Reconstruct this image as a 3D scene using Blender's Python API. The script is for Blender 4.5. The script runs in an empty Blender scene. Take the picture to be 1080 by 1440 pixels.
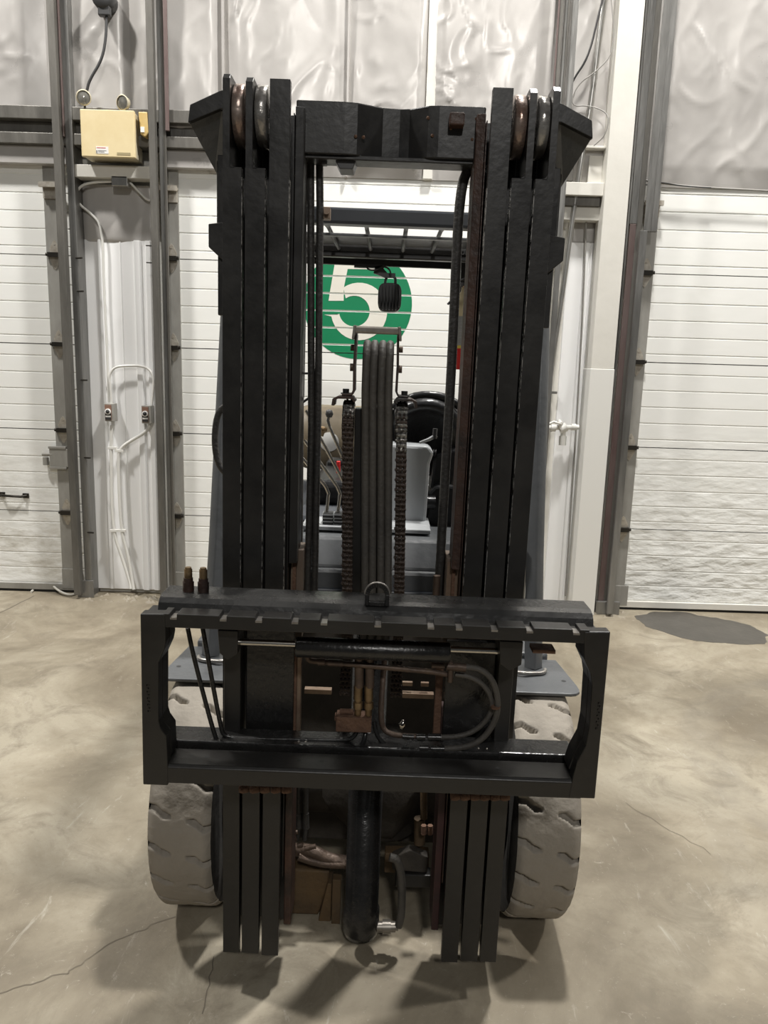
import bpy, bmesh, math, random
from mathutils import Vector, Matrix, noise
random.seed(4)
S = bpy.context.scene
C = S.collection
PI = math.pi
rad = math.radians

# ------------------------------------------------------------------ camera
CH, PITCH, ROLL, FPX = 1.6, rad(10.8), rad(1.75), 1080.0
fwd = Vector((0, math.cos(PITCH), -math.sin(PITCH)))
r0 = Vector((1, 0, 0)); u0 = Vector((0, math.sin(PITCH), math.cos(PITCH)))
RT = math.cos(ROLL)*r0 + math.sin(ROLL)*u0
UP = -math.sin(ROLL)*r0 + math.cos(ROLL)*u0
cd = bpy.data.cameras.new('camera'); cam = bpy.data.objects.new('camera', cd); C.objects.link(cam)
cd.sensor_fit = 'HORIZONTAL'; cd.sensor_width = 36.0; cd.lens = 36.0*FPX/1080.0
cd.clip_start = .05; cd.clip_end = 60
m3 = Matrix((RT, UP, -fwd)).transposed()
cam.matrix_world = Matrix.Translation((0, 0, CH)) @ m3.to_4x4()
S.camera = cam

def P(px, py, Y):
    """a photo pixel and a depth Y -> the world point there (all depths are the real ones)"""
    d = fwd + RT*(px-540)/FPX - UP*(py-720)/FPX
    return Vector((0, 0, CH)) + d*(Y/d.y)

# ------------------------------------------------------------------ world, lamps, exposure
w = bpy.data.worlds.new('world'); S.world = w; w.use_nodes = True
w.node_tree.nodes['Background'].inputs[0].default_value = (.95, .98, 1, 1)
w.node_tree.nodes['Background'].inputs[1].default_value = .06
def lamp(name, loc, tgt, power, size, col=(1, .975, .935)):
    l = bpy.data.lights.new(name, 'AREA'); l.shape = 'DISK'; l.size = size; l.energy = power; l.color = col
    o = bpy.data.objects.new(name, l); C.objects.link(o); o.location = loc
    o.rotation_euler = (Vector(tgt)-Vector(loc)).to_track_quat('-Z', 'Y').to_euler()
    return o
lamp('high_bay_lamp', (1.0, 3.35, 7.0), (0.6, 3.9, 0), 350, .42)
lamp('high_bay_lamp', (5.2, 2.8, 6.9), (3.5, 3.5, 0), 220, .45)
lamp('high_bay_lamp', (-3.6, 3.0, 6.9), (-2.9, 4.0, 0), 300, .45)
lamp('high_bay_lamp', (0.6, -5.2, 6.2), (0, 3.0, 0.8), 165, .6)
S.view_settings.view_transform = 'Standard'; S.view_settings.look = 'None'
S.view_settings.exposure = 0.17; S.view_settings.gamma = 1.0; S.view_settings.use_curve_mapping = False

# ------------------------------------------------------------------ materials
def mat(name, col, rough=.5, metal=0.0, col2=None, scale=6, amt=.5, bump=0.0, bscale=None, stretch=None,
        col3=None, scale3=3, thr3=.62, detail=6, rvar=0.0, spec=.5, bdist=.01):
    m = bpy.data.materials.new(name); m.use_nodes = True
    nt = m.node_tree; N = nt.nodes; L = nt.links
    b = N['Principled BSDF']
    b.inputs['Roughness'].default_value = rough; b.inputs['Metallic'].default_value = metal
    b.inputs['Specular IOR Level'].default_value = spec
    b.inputs['Base Color'].default_value = (*col, 1)
    if col2 or bump or col3:
        tc = N.new('ShaderNodeTexCoord'); mp = N.new('ShaderNodeMapping')
        L.new(tc.outputs['Object'], mp.inputs[0])
        if stretch: mp.inputs['Scale'].default_value = stretch
    src = None
    if col2:
        n = N.new('ShaderNodeTexNoise'); n.inputs['Scale'].default_value = scale; n.inputs['Detail'].default_value = detail
        n.inputs['Roughness'].default_value = .65
        L.new(mp.outputs[0], n.inputs['Vector'])
        r = N.new('ShaderNodeValToRGB'); r.color_ramp.elements[0].position = .5-.3*amt; r.color_ramp.elements[1].position = .5+.3*amt
        r.color_ramp.elements[0].color = (*col, 1); r.color_ramp.elements[1].color = (*col2, 1)
        L.new(n.outputs[0], r.inputs[0]); L.new(r.outputs[0], b.inputs['Base Color']); src = r.outputs[0]
        if rvar:
            rr = N.new('ShaderNodeMapRange'); rr.inputs[1].default_value = .3; rr.inputs[2].default_value = .7
            rr.inputs[3].default_value = rough-rvar; rr.inputs[4].default_value = rough+rvar
            L.new(n.outputs[0], rr.inputs[0]); L.new(rr.outputs[0], b.inputs['Roughness'])
    if col3:
        n3 = N.new('ShaderNodeTexNoise'); n3.inputs['Scale'].default_value = scale3; n3.inputs['Detail'].default_value = 8
        n3.inputs['Roughness'].default_value = .7
        L.new(mp.outputs[0], n3.inputs['Vector'])
        r3 = N.new('ShaderNodeMapRange'); r3.inputs[1].default_value = thr3; r3.inputs[2].default_value = thr3+.06
        L.new(n3.outputs[0], r3.inputs[0])
        mx = N.new('ShaderNodeMix'); mx.data_type = 'RGBA'
        L.new(r3.outputs[0], mx.inputs[0])
        if src: L.new(src, mx.inputs[6])
        else: mx.inputs[6].default_value = (*col, 1)
        mx.inputs[7].default_value = (*col3, 1)
        L.new(mx.outputs[2], b.inputs['Base Color'])
    if bump:
        n2 = N.new('ShaderNodeTexNoise'); n2.inputs['Scale'].default_value = bscale or scale*4; n2.inputs['Detail'].default_value = 5
        L.new(mp.outputs[0], n2.inputs['Vector'])
        bp = N.new('ShaderNodeBump'); bp.inputs['Strength'].default_value = bump; bp.inputs['Distance'].default_value = bdist
        L.new(n2.outputs[0], bp.inputs['Height']); L.new(bp.outputs[0], b.inputs['Normal'])
    return m

M = {}
M['black'] = mat('black_paint', (.0125, .0118, .011), .38, 0, (.024, .0225, .0205), 9, .8, .25, 60, rvar=.1, bdist=.002)
M['black_gloss'] = mat('greasy_black_steel', (.011, .011, .011), .25, 0, (.02, .019, .018), 14, .8, .5, 90, rvar=.1, bdist=.002)
M['black_rust'] = mat('rusty_black_steel', (.018, .014, .012), .5, 0, (.075, .036, .024), 12, .6, .3, 70)
M['rust'] = mat('rust', (.085, .045, .028), .8, .1, (.17, .095, .06), 25, .8, .6, 90)
M['maroon'] = mat('maroon_primer', (.05, .018, .018), .6, 0, (.022, .012, .012), 15, .7)
M['sheave'] = mat('worn_greasy_sheave', (.2, .12, .09), .3, .55, (.4, .34, .3), 18, .6, .3, 40, rvar=.12)
M['sheave2'] = mat('greasy_steel_roller', (.2, .18, .16), .25, .6, (.45, .44, .42), 16, .6, .3, 40, rvar=.12)
M['hose'] = mat('black_rubber_hose', (.02, .019, .018), .55, 0, (.04, .037, .033), 20, .6, .3, 120)
M['hose_grey'] = mat('dusty_rubber_hose', (.05, .046, .041), .6, 0, (.085, .078, .068), 14, .6, .3, 100)
M['chain'] = mat('oily_rusted_chain_steel', (.025, .017, .013), .4, .4, (.05, .033, .024), 60, .7, .4, 150)
M['chain_wet'] = mat('wet_greasy_chain', (.02, .018, .016), .12, .6, (.3, .29, .27), 60, .5, .4, 150)
M['chrome'] = mat('chrome_rod', (.62, .6, .55), .2, 1.0, (.45, .42, .38), 10, .6)
M['brass'] = mat('dull_brass_fitting', (.34, .24, .13), .45, .7, (.09, .055, .03), 20, .7, .3, 80)
M['fitting'] = mat('brown_steel_fitting', (.13, .09, .065), .5, .4, (.07, .05, .04), 20, .7, .3, 80)
M['zinc'] = mat('zinc_plate', (.33, .31, .27), .4, .7, (.2, .18, .16), 20, .6)
M['grey'] = mat('blue_grey_enamel', (.085, .090, .095), .38, 0, (.11, .115, .12), 5, .6, .15, 40, rvar=.06)
M['grey_light'] = mat('light_grey_enamel', (.33, .35, .36), .4, 0, (.4, .41, .42), 4, .6)
M['grey_dark'] = mat('dark_slate_enamel', (.03, .036, .045), .4, 0, (.05, .056, .066), 6, .6)
M['vinyl'] = mat('black_vinyl', (.012, .012, .013), .3, 0, (.02, .02, .021), 5, .6, .2, 60)
M['tank'] = mat('cream_gas_tank', (.3, .25, .17), .5, 0, (.2, .155, .1), 6, .6, .1, col3=(.12, .08, .05), scale3=5, thr3=.6)
M['tyre'] = mat('dusty_tan_grey_rubber', (.26, .233, .195), .85, 0, (.32, .29, .245), 5, .8, .25, 60, col3=(.2, .175, .145), scale3=6, thr3=.64)
M['tyre_side'] = mat('black_tyre_sidewall', (.02, .019, .018), .8, 0, (.05, .046, .04), 8, .7, .4)
M['worn_glint_edge'] = mat('grease_glint_edge', (.02, .02, .019), .25, .6, (.55, .53, .5), 75, .35)  # glints of the greasy edges painted in as bright speckles
M['rail_top'] = mat('oily_rail_highlight_steel', (.022, .022, .022), .26, 0, (.04, .039, .037), 10, .8, .35, 70, rvar=.08, bdist=.002)  # oily black steel, colour lightened to carry the rail's highlight
M['horn_sheen_grey'] = mat('dark_plate_painted_sheen', (.07, .072, .073), .35, 0, (.11, .112, .112), 12, .7, .2, 40)  # dark horn plate, reflected light put into its lighter grey
M['axle'] = mat('dusty_brown_axle_casting', (.05, .036, .024), .7, 0, (.15, .09, .035), 5, .7, .5, 40)
M['under'] = mat('dusty_undercarriage_steel', (.028, .024, .02), .7, 0, (.07, .06, .048), 6, .7, .4, 40)
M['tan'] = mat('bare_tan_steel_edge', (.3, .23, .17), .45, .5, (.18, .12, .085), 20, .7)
M['pad'] = mat('brown_wear_pad', (.1, .072, .052), .6, 0, (.14, .105, .08), 20, .7)
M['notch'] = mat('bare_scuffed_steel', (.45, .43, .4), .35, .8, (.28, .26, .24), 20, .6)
M['steel_grey'] = mat('galvanised_track_steel', (.10, .097, .09), .36, .6, (.32, .315, .3), 5, .7, .3, 30, (1, 1, .15), rvar=.1)
M['steel_dark'] = mat('dark_weathered_steel', (.09, .085, .075), .5, .4, (.2, .19, .17), 7, .7, .3, 30, (1, 1, .2))
M['steel_red'] = mat('red_primed_steel', (.1, .055, .05), .5, .2, (.2, .16, .15), 6, .7, .2, 30, (1, 1, .2))
M['galv_bright'] = mat('bright_galvanised_pipe', (.5, .49, .46), .3, .8, (.36, .35, .33), 9, .7)
M['stile'] = mat('grey_door_stile', (.26, .25, .225), .5, .2, (.4, .39, .36), 6, .7, .2, 20, (1, 1, .4))
M['hinge'] = mat('galvanised_hinge', (.6, .57, .5), .4, .4, (.36, .31, .25), 30, .7)
M['hinge_dark'] = mat('oily_hinge_pin', (.04, .036, .03), .4, .6)
M['white_steel'] = mat('white_painted_steel', (.66, .64, .585), .45, 0, (.72, .70, .645), 4, .6, .1, 20)
M['liner'] = mat('white_liner_panel', (.88, .88, .87), .4, 0, (.92, .92, .92), 3, .7, .15, 9, (1, 1, .35), col3=(.6, .58, .53), scale3=5, thr3=.68)
M['pipe_white'] = mat('white_painted_pipe', (.74, .73, .69), .4)
M['beige'] = mat('yellowed_beige_plastic', (.7, .57, .32), .5, 0, (.77, .65, .4), 8, .7)
M['beige_side'] = mat('yellowed_housing_side', (.5, .45, .33), .55)
M['amber'] = mat('amber_plastic_housing', (.55, .38, .13), .45, 0, (.62, .46, .2), 10, .6)
M['lens'] = mat('clear_lamp_lens', (.62, .6, .54), .08, .7, (.4, .38, .33), 40, .8)
M['paper'] = mat('white_label', (.8, .79, .76), .6)
M['ink'] = mat('black_print', (.03, .03, .03), .6)
M['red_ink'] = mat('red_print', (.55, .07, .05), .6)
M['bronze_label'] = mat('bronze_label', (.36, .3, .17), .5)
M['dark_plastic'] = mat('dark_plastic', (.05, .05, .05), .4)
M['brown_plate'] = mat('brown_switch_plate', (.24, .14, .1), .5)
M['green'] = mat('green_sign_paint', (.0, .19, .075), .45, 0, (.0, .22, .09), 5, .6)
M['cream'] = mat('cream_sign_paint', (.76, .73, .64), .5, 0, (.82, .8, .73), 4, .6)
M['red'] = mat('red_label', (.62, .02, .02), .35)
M['yellow'] = mat('yellow_band', (.8, .6, .1), .4)
M['ext_label'] = mat('silver_label', (.5, .5, .48), .35, .3, (.3, .3, .29), 30, .8, stretch=(1, 1, 5))
M['ext_cream'] = mat('cream_extinguisher_paint', (.7, .6, .38), .4)
M['orange'] = mat('orange_plastic', (.75, .22, .08), .4)
M['copper_cable'] = mat('black_cable_sheath', (.03, .03, .03), .5)
M['cable_grey'] = mat('grey_cable_sheath', (.3, .29, .27), .6)
M['cable_white'] = mat('dirty_white_cord', (.6, .58, .52), .6)
M['glass_dark'] = mat('smoked_plastic', (.02, .02, .025), .1)
M['rubber_seal'] = mat('black_rubber_seal', (.02, .02, .02), .7)
M['wood'] = mat('splintered_wood', (.45, .3, .16), .7, 0, (.6, .45, .28), 10, .8)
M['crack'] = mat('dark_crack', (.17, .145, .11), .9)
M['foil'] = mat('white_vinyl_insulation_facing', (.44, .42, .40), .3, .12, (.51, .49, .465), 2.2, .7, .15, 5, col3=(.3, .27, .23), scale3=70, thr3=.76, rvar=.04, bdist=.012)

def door_mat(name, grime, dent):
    """white door skin: faint dirt everywhere, real grime and dents in the lower sections"""
    m = mat(name, (.86, .86, .82), .42, 0, (.9, .9, .87), 1.7, .8)
    nt = m.node_tree; N = nt.nodes; L = nt.links; b = N['Principled BSDF']
    base = b.inputs['Base Color'].links[0].from_socket
    g = N.new('ShaderNodeNewGeometry'); sp = N.new('ShaderNodeSeparateXYZ'); L.new(g.outputs['Position'], sp.inputs[0])
    h = N.new('ShaderNodeMapRange'); h.inputs[1].default_value = 1.15; h.inputs[2].default_value = .35
    L.new(sp.outputs[2], h.inputs[0])
    mp = N.new('ShaderNodeMapping'); mp.inputs['Scale'].default_value = (1, 1, 2.2); L.new(g.outputs['Position'], mp.inputs[0])
    n = N.new('ShaderNodeTexNoise'); n.inputs['Scale'].default_value = 2.3; n.inputs['Detail'].default_value = 9; n.inputs['Roughness'].default_value = .72
    L.new(mp.outputs[0], n.inputs['Vector'])
    r = N.new('ShaderNodeMapRange'); r.inputs[1].default_value = .48; r.inputs[2].default_value = .75; L.new(n.outputs[0], r.inputs[0])
    mu = N.new('ShaderNodeMath'); mu.operation = 'MULTIPLY'; L.new(r.outputs[0], mu.inputs[0]); L.new(h.outputs[0], mu.inputs[1])
    mu2 = N.new('ShaderNodeMath'); mu2.operation = 'MULTIPLY'; mu2.inputs[1].default_value = grime; L.new(mu.outputs[0], mu2.inputs[0])
    mx = N.new('ShaderNodeMix'); mx.data_type = 'RGBA'; L.new(mu2.outputs[0], mx.inputs[0]); L.new(base, mx.inputs[6])
    mx.inputs[7].default_value = (.34, .29, .2, 1); L.new(mx.outputs[2], b.inputs['Base Color'])
    n2 = N.new('ShaderNodeTexNoise'); n2.inputs['Scale'].default_value = 7; n2.inputs['Detail'].default_value = 3
    L.new(mp.outputs[0], n2.inputs['Vector'])
    hm = N.new('ShaderNodeMapRange'); hm.inputs[1].default_value = 1.3; hm.inputs[2].default_value = .2; hm.inputs[3].default_value = .04; hm.inputs[4].default_value = dent
    L.new(sp.outputs[2], hm.inputs[0])
    bp = N.new('ShaderNodeBump'); bp.inputs['Distance'].default_value = .03
    L.new(hm.outputs[0], bp.inputs['Strength']); L.new(n2.outputs[0], bp.inputs['Height']); L.new(bp.outputs[0], b.inputs['Normal'])
    return m
M['door_l'] = door_mat('white_door_skin_grimy', .85, .35)
M['door_c'] = door_mat('white_door_skin', .15, .1)
M['door_r'] = door_mat('white_door_skin_dented', .12, .75)

def floor_mat():
    m = bpy.data.materials.new('concrete'); m.use_nodes = True
    nt = m.node_tree; N = nt.nodes; L = nt.links; b = N['Principled BSDF']
    g = N.new('ShaderNodeTexCoord')
    def noi(s, d=8, r=.6, dist=0, sc=None):
        n = N.new('ShaderNodeTexNoise'); n.inputs['Scale'].default_value = s; n.inputs['Detail'].default_value = d
        n.inputs['Roughness'].default_value = r; n.inputs['Distortion'].default_value = dist
        mp = N.new('ShaderNodeMapping'); L.new(g.outputs['Object'], mp.inputs[0])
        if sc: mp.inputs['Scale'].default_value = sc
        L.new(mp.outputs[0], n.inputs['Vector']); return n.outputs[0]
    def ramp(s, stops):
        r = N.new('ShaderNodeValToRGB'); e = r.color_ramp.elements
        e[0].position, e[0].color = stops[0][0], (*stops[0][1], 1); e[1].position, e[1].color = stops[-1][0], (*stops[-1][1], 1)
        for p, c in stops[1:-1]:
            q = e.new(p); q.color = (*c, 1)
        L.new(s, r.inputs[0]); return r.outputs[0]
    def mix(f, a, c, mode='MIX'):
        x = N.new('ShaderNodeMix'); x.data_type = 'RGBA'; x.blend_type = mode
        if isinstance(f, float): x.inputs[0].default_value = f
        else: L.new(f, x.inputs[0])
        for i, v in ((6, a), (7, c)):
            if isinstance(v, tuple): x.inputs[i].default_value = (*v, 1)
            else: L.new(v, x.inputs[i])
        return x.outputs[2]
    def rng(s, a, c, lo=0, hi=1):
        x = N.new('ShaderNodeMapRange'); x.inputs[1].default_value = a; x.inputs[2].default_value = c
        x.inputs[3].default_value = lo; x.inputs[4].default_value = hi; L.new(s, x.inputs[0]); return x.outputs[0]
    base = ramp(noi(1.1, 9, .62, .6), [(.36, (.17, .14, .097)), (.5, (.285, .246, .18)), (.62, (.39, .348, .268))])
    base = mix(rng(noi(3.5, 10, .72, 1.2), .48, .68, 0, .85), base, (.19, .16, .115))
    base = mix(rng(noi(45, 6, .8), .55, .72, 0, .55), base, (.2, .17, .13))
    base = mix(rng(noi(30, 7, .8, 1.5), .6, .7, 0, .45), base, (.6, .56, .48))
    base = mix(rng(noi(9, 8, .75, 2, (1, .25, 1)), .6, .72, 0, .5), base, (.58, .55, .48))
    # faint curved tyre scuffs
    sep = N.new('ShaderNodeSeparateXYZ'); L.new(g.outputs['Object'], sep.inputs[0])
    def ring(cx, cy, r0, wd, s):
        d = N.new('ShaderNodeVectorMath'); d.operation = 'DISTANCE'; L.new(g.outputs['Object'], d.inputs[0]); d.inputs[1].default_value = (cx, cy, 0)
        a = N.new('ShaderNodeMath'); a.operation = 'SUBTRACT'; a.inputs[1].default_value = r0; L.new(d.outputs['Value'], a.inputs[0])
        c = N.new('ShaderNodeMath'); c.operation = 'ABSOLUTE'; L.new(a.outputs[0], c.inputs[0])
        k = rng(c.outputs[0], wd, wd*.6, 0, s)
        e = N.new('ShaderNodeMath'); e.operation = 'MULTIPLY'; L.new(k, e.inputs[0]); L.new(rng(noi(5, 6, .7), .35, .6), e.inputs[1]); return e.outputs[0]
    base = mix(ring(2.35, 2.9, .95, .11, .32), base, (.2, .18, .15))
    base = mix(ring(2.7, 2.1, 1.5, .08, .2), base, (.2, .18, .15))
    base = mix(ring(-2.6, 1.9, 1.2, .09, .2), base, (.2, .17, .13))
    L.new(base, b.inputs['Base Color'])
    L.new(rng(noi(3, 6, .6), .3, .7, .42, .68), b.inputs['Roughness'])
    bp = N.new('ShaderNodeBump'); bp.inputs['Strength'].default_value = .35; bp.inputs['Distance'].default_value = .006
    L.new(noi(14, 9, .7), bp.inputs['Height']); L.new(bp.outputs[0], b.inputs['Normal'])
    return m
M['floor'] = floor_mat()
M['wet'] = mat('damp_concrete', (.055, .05, .042), .35, 0, (.09, .082, .07), 7, .7, .1, 30)

# ------------------------------------------------------------------ mesh helpers
ORG = {}
class MB:
    def __init__(s): s.v = []; s.f = []; s.sm = []
    def add(s, vs, fs, smooth=False):
        n = len(s.v); s.v += [Vector(v) for v in vs]; s.f += [tuple(i+n for i in f) for f in fs]; s.sm += [smooth]*len(fs); return s
    def box(s, a, b):
        x0, y0, z0 = a; x1, y1, z1 = b
        if x0 > x1: x0, x1 = x1, x0
        if y0 > y1: y0, y1 = y1, y0
        if z0 > z1: z0, z1 = z1, z0
        return s.add([(x0,y0,z0),(x1,y0,z0),(x1,y1,z0),(x0,y1,z0),(x0,y0,z1),(x1,y0,z1),(x1,y1,z1),(x0,y1,z1)],
                     [(0,3,2,1),(4,5,6,7),(0,1,5,4),(1,2,6,5),(2,3,7,6),(3,0,4,7)])
    def prism(s, poly, axis, a, b, smooth=False):
        """poly in the plane across axis; axis x: (y,z), y: (x,z), z: (x,y)"""
        def mk(p, t): return {'x': (t, p[0], p[1]), 'y': (p[0], t, p[1]), 'z': (p[0], p[1], t)}[axis]
        n = len(poly); vs = [mk(p, a) for p in poly]+[mk(p, b) for p in poly]
        fs = [tuple(range(n)), tuple(range(2*n-1, n-1, -1))]+[(i, (i+1) % n, n+(i+1) % n, n+i) for i in range(n)]
        s.add(vs, fs)
        if smooth: s.sm[-n:] = [True]*n
        return s
    def strip(s, path, th, axis, a, b):
        """a bent plate: open 2D path given thickness, extruded"""
        pts = [Vector(p) for p in path]; l = []; r = []
        for i, p in enumerate(pts):
            d = (pts[min(i+1, len(pts)-1)]-pts[max(i-1, 0)]).normalized(); nn = Vector((-d.y, d.x))*th/2
            l.append(tuple(p+nn)); r.append(tuple(p-nn))
        return s.prism(l+r[::-1], axis, a, b)
    def tube(s, pts, r, n=10, cap=True, closed=False):
        pts = [Vector(p) for p in pts]; N = len(pts); rings = []; prev = None
        rs = r if isinstance(r, (list, tuple)) else [r]*N
        for i in range(N):
            if closed: t = pts[(i+1) % N]-pts[i-1]
            else: t = pts[min(i+1, N-1)]-pts[max(i-1, 0)]
            t.normalize()
            if prev is None:
                u = t.cross(Vector((0, 0, 1)) if abs(t.z) < .9 else Vector((0, 1, 0))).normalized()
            else: u = (prev-t*prev.dot(t)).normalized()
            prev = u; v = t.cross(u)
            rings.append([pts[i]+(u*math.cos(2*PI*k/n)+v*math.sin(2*PI*k/n))*rs[i] for k in range(n)])
        vs = [p for q in rings for p in q]; fs = []
        for i in range(N if closed else N-1):
            j = (i+1) % N
            for k in range(n): fs.append((i*n+k, j*n+k, j*n+(k+1) % n, i*n+(k+1) % n))
        s.add(vs, fs, True)
        if cap and not closed:
            s.add(rings[0], [tuple(range(n))]); s.add(rings[-1], [tuple(range(n-1, -1, -1))])
        return s
    def cyl(s, a, b, r, n=16, r2=None): return s.tube([a, b], [r, r if r2 is None else r2], n)
    def lathe(s, prof, o, axis, n=32):
        """prof: list of (radius, along)"""
        o = Vector(o); ax = Vector(axis).normalized(); u = ax.orthogonal().normalized(); v = ax.cross(u)
        vs = []; fs = []; m = len(prof)
        for i in range(n):
            a = 2*PI*i/n
            for r, t in prof: vs.append(o+ax*t+(u*math.cos(a)+v*math.sin(a))*r)
        for i in range(n):
            j = (i+1) % n
            for k in range(m-1): fs.append((i*m+k, j*m+k, j*m+k+1, i*m+k+1))
        return s.add(vs, fs, True)
    def build(s, name, m, parent=None, bevel=0, kind=None, seg=2, org=None, sharp=True):
        me = bpy.data.meshes.new(name)
        o = bpy.data.objects.new(name, me); C.objects.link(o)
        if parent is not None:
            o.parent = parent; og = ORG[parent]
        else:
            og = Vector(org) if org is not None else Vector((0, 0, 0)); o.location = og
        ORG[o] = og
        me.from_pydata([tuple(v-og) for v in s.v], [], s.f)
        me.polygons.foreach_set('use_smooth', s.sm)
        bm = bmesh.new(); bm.from_mesh(me); bmesh.ops.recalc_face_normals(bm, faces=bm.faces); bm.to_mesh(me); bm.free()
        me.update(); me.materials.append(M[m] if isinstance(m, str) else m)
        if bevel:
            md = o.modifiers.new('bevel', 'BEVEL'); md.width = bevel; md.segments = seg; md.limit_method = 'ANGLE'; md.angle_limit = rad(40)
        if kind: o['kind'] = kind
        return o
def tag(o, label, cat, group=None):
    o['label'] = label; o['category'] = cat
    if group: o['group'] = group
    return o
def lab(o, label): o['label'] = label; return o
def empty(name, loc, label, cat, group=None):
    o = bpy.data.objects.new(name, None); C.objects.link(o); o.location = loc; ORG[o] = Vector(loc); o.empty_display_size = .1
    return tag(o, label, cat, group)
def inst(src, parent, loc, rot=None, name=None):
    o = src.copy(); C.objects.link(o); o.parent = parent; o.location = loc
    if rot: o.rotation_euler = rot
    ORG[o] = ORG[parent]
    return o
def arc(c, r, a0, a1, n, f): return [f(c, r, rad(a0+(a1-a0)*i/n)) for i in range(n+1)]
def smooth_path(pts, it=3):
    """round the corners of a polyline"""
    pts = [Vector(p) for p in pts]
    for _ in range(it):
        q = [pts[0]]
        for a, b in zip(pts[:-1], pts[1:]): q += [a*.75+b*.25, a*.25+b*.75]
        q.append(pts[-1]); pts = q
    return pts

# ================================================================== SETTING
WY = 5.14
DY = 5.09       # face of the doors
fl = MB().box((-7, -1.5, -.15), (7, WY+.3, 0)).build('floor', 'floor', kind='structure')
def ribbon(pts, wd, name, m, z=.0008):
    mb = MB()
    for a, b in zip(pts[:-1], pts[1:]):
        a = Vector((a[0], a[1], z)); b = Vector((b[0], b[1], z)); d = (b-a).normalized(); n = Vector((-d.y, d.x, 0))*wd/2
        mb.add([a-n, a+n, b+n, b-n], [(0, 1, 2, 3)])
    return mb.build(name, m, fl)
def fp(px, py):
    """photo pixel -> point of the floor plane"""
    d = fwd + RT*(px-540)/FPX - UP*(py-720)/FPX
    t = -CH/d.z; return (d.x*t, d.y*t)
def wob(a, b, n, amp):
    a = Vector(a); b = Vector(b); r = []
    for i in range(n+1):
        t = i/n; p = a.lerp(b, t); r.append((p.x+random.uniform(-amp, amp), p.y+random.uniform(-amp, amp)))
    return r
ribbon(wob(fp(0, 1396), fp(95, 1368), 9, .006)+wob(fp(98, 1366), fp(148, 1330), 7, .006)+wob(fp(150, 1328), fp(245, 1288), 9, .006), .004, 'crack', 'crack')
ribbon(wob(fp(285, 1425), fp(302, 1345), 8, .004), .003, 'crack', 'crack')
ribbon(wob(fp(0, 862), fp(48, 838), 5, .003), .012, 'joint', 'crack')
ribbon(wob(fp(880, 1130), fp(1000, 1200), 9, .008), .002, 'crack', 'crack')
# rough broken concrete along the foot of the panel wall
mb = MB()
for i in range(60):
    x = random.uniform(-2.0, -1.5) if i < 38 else random.uniform(1.1, 1.65); y = random.uniform(4.9, 5.07); s_ = random.uniform(.006, .022)
    mb.add([(x-s_, y-s_, 0), (x+s_, y-s_*.6, 0), (x+s_*.7, y+s_, 0), (x-s_*.6, y+s_, 0), (x, y, s_*.8)], [(0, 1, 4), (1, 2, 4), (2, 3, 4), (3, 0, 4)])
mb.build('concrete_rubble', 'floor', fl, kind='stuff')

wall = MB().box((-7, WY, 0), (7, WY+.25, 6.5)).build('wall_back', 'white_steel', kind='structure')

# wrinkled vinyl insulation above the doors: one sheet per bay, real folds
def sheet(x0, x1, z0, z1, seed, yb=WY-.06, name='insulation_sheet', dens=.017, amp=1.0):
    nx = max(4, int((x1-x0)/dens)); nz = max(4, int((z1-z0)/dens)); vs = []; fs = []
    for j in range(nz+1):
        for i in range(nx+1):
            u = i/nx; x = x0+(x1-x0)*u; z = z0+(z1-z0)*j/nz
            e = min(1, min(u, 1-u)*9)*min(1, (j/nz)*16)
            p = Vector((x*2.2+seed, z*.9, seed*3.1))
            wv = noise.noise(p*1.3)*.05
            q = Vector((x*3+seed*7, z*1.3, 2.2)) + noise.noise_vector(Vector((x*2, z*2, seed)))*.9
            rd = 1-abs(noise.noise(q)); rd = rd**7
            q2 = Vector((x*7+seed*3, z*3.5, 5.2)) + noise.noise_vector(Vector((x*4, z*3, seed+4)))*1.1
            rd2 = (1-abs(noise.noise(q2)))**9
            y = yb - e*(.035+wv*.8+.024*rd*(.3+abs(noise.noise(p*.7)))+.010*rd2*max(0, noise.noise(p*2.1+Vector((9, 2, 1)))*2+.6)+.003*noise.noise(q2*2.3))*amp*.78
            vs.append((x, y, z))
    for j in range(nz):
        for i in range(nx):
            a = j*(nx+1)+i; fs.append((a, a+1, a+nx+2, a+nx+1))
    mb = MB(); mb.add(vs, fs, True)
    o = mb.build(name, 'foil', wall); return o
seams = [-4.5, -3.3, -2.13, -1.62, -1.06, -.30, .187, .93, 1.36]
for i in range(len(seams)-1):
    z0 = 2.90 if seams[i+1] < -.9 else 2.74
    sheet(seams[i], seams[i+1], z0, 4.7, i*3.7)
sheet(1.36, 2.75, 2.74, 4.7, 41); sheet(2.75, 4.4, 2.74, 4.7, 47)
mb = MB(); mb.box((.178, WY-.085, 2.74), (.235, WY-.05, 4.7)).build('seam_batten', 'white_steel', wall, .003)
MB().box((-.306, WY-.09, 2.74), (-.292, WY-.05, 4.7)).build('seam_fold', 'foil', wall, .003)
MB().box((-1.045, WY-.1, 2.74), (-1.06, WY-.05, 4.7)).build('seam_fold', 'foil', wall, .003)

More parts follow.
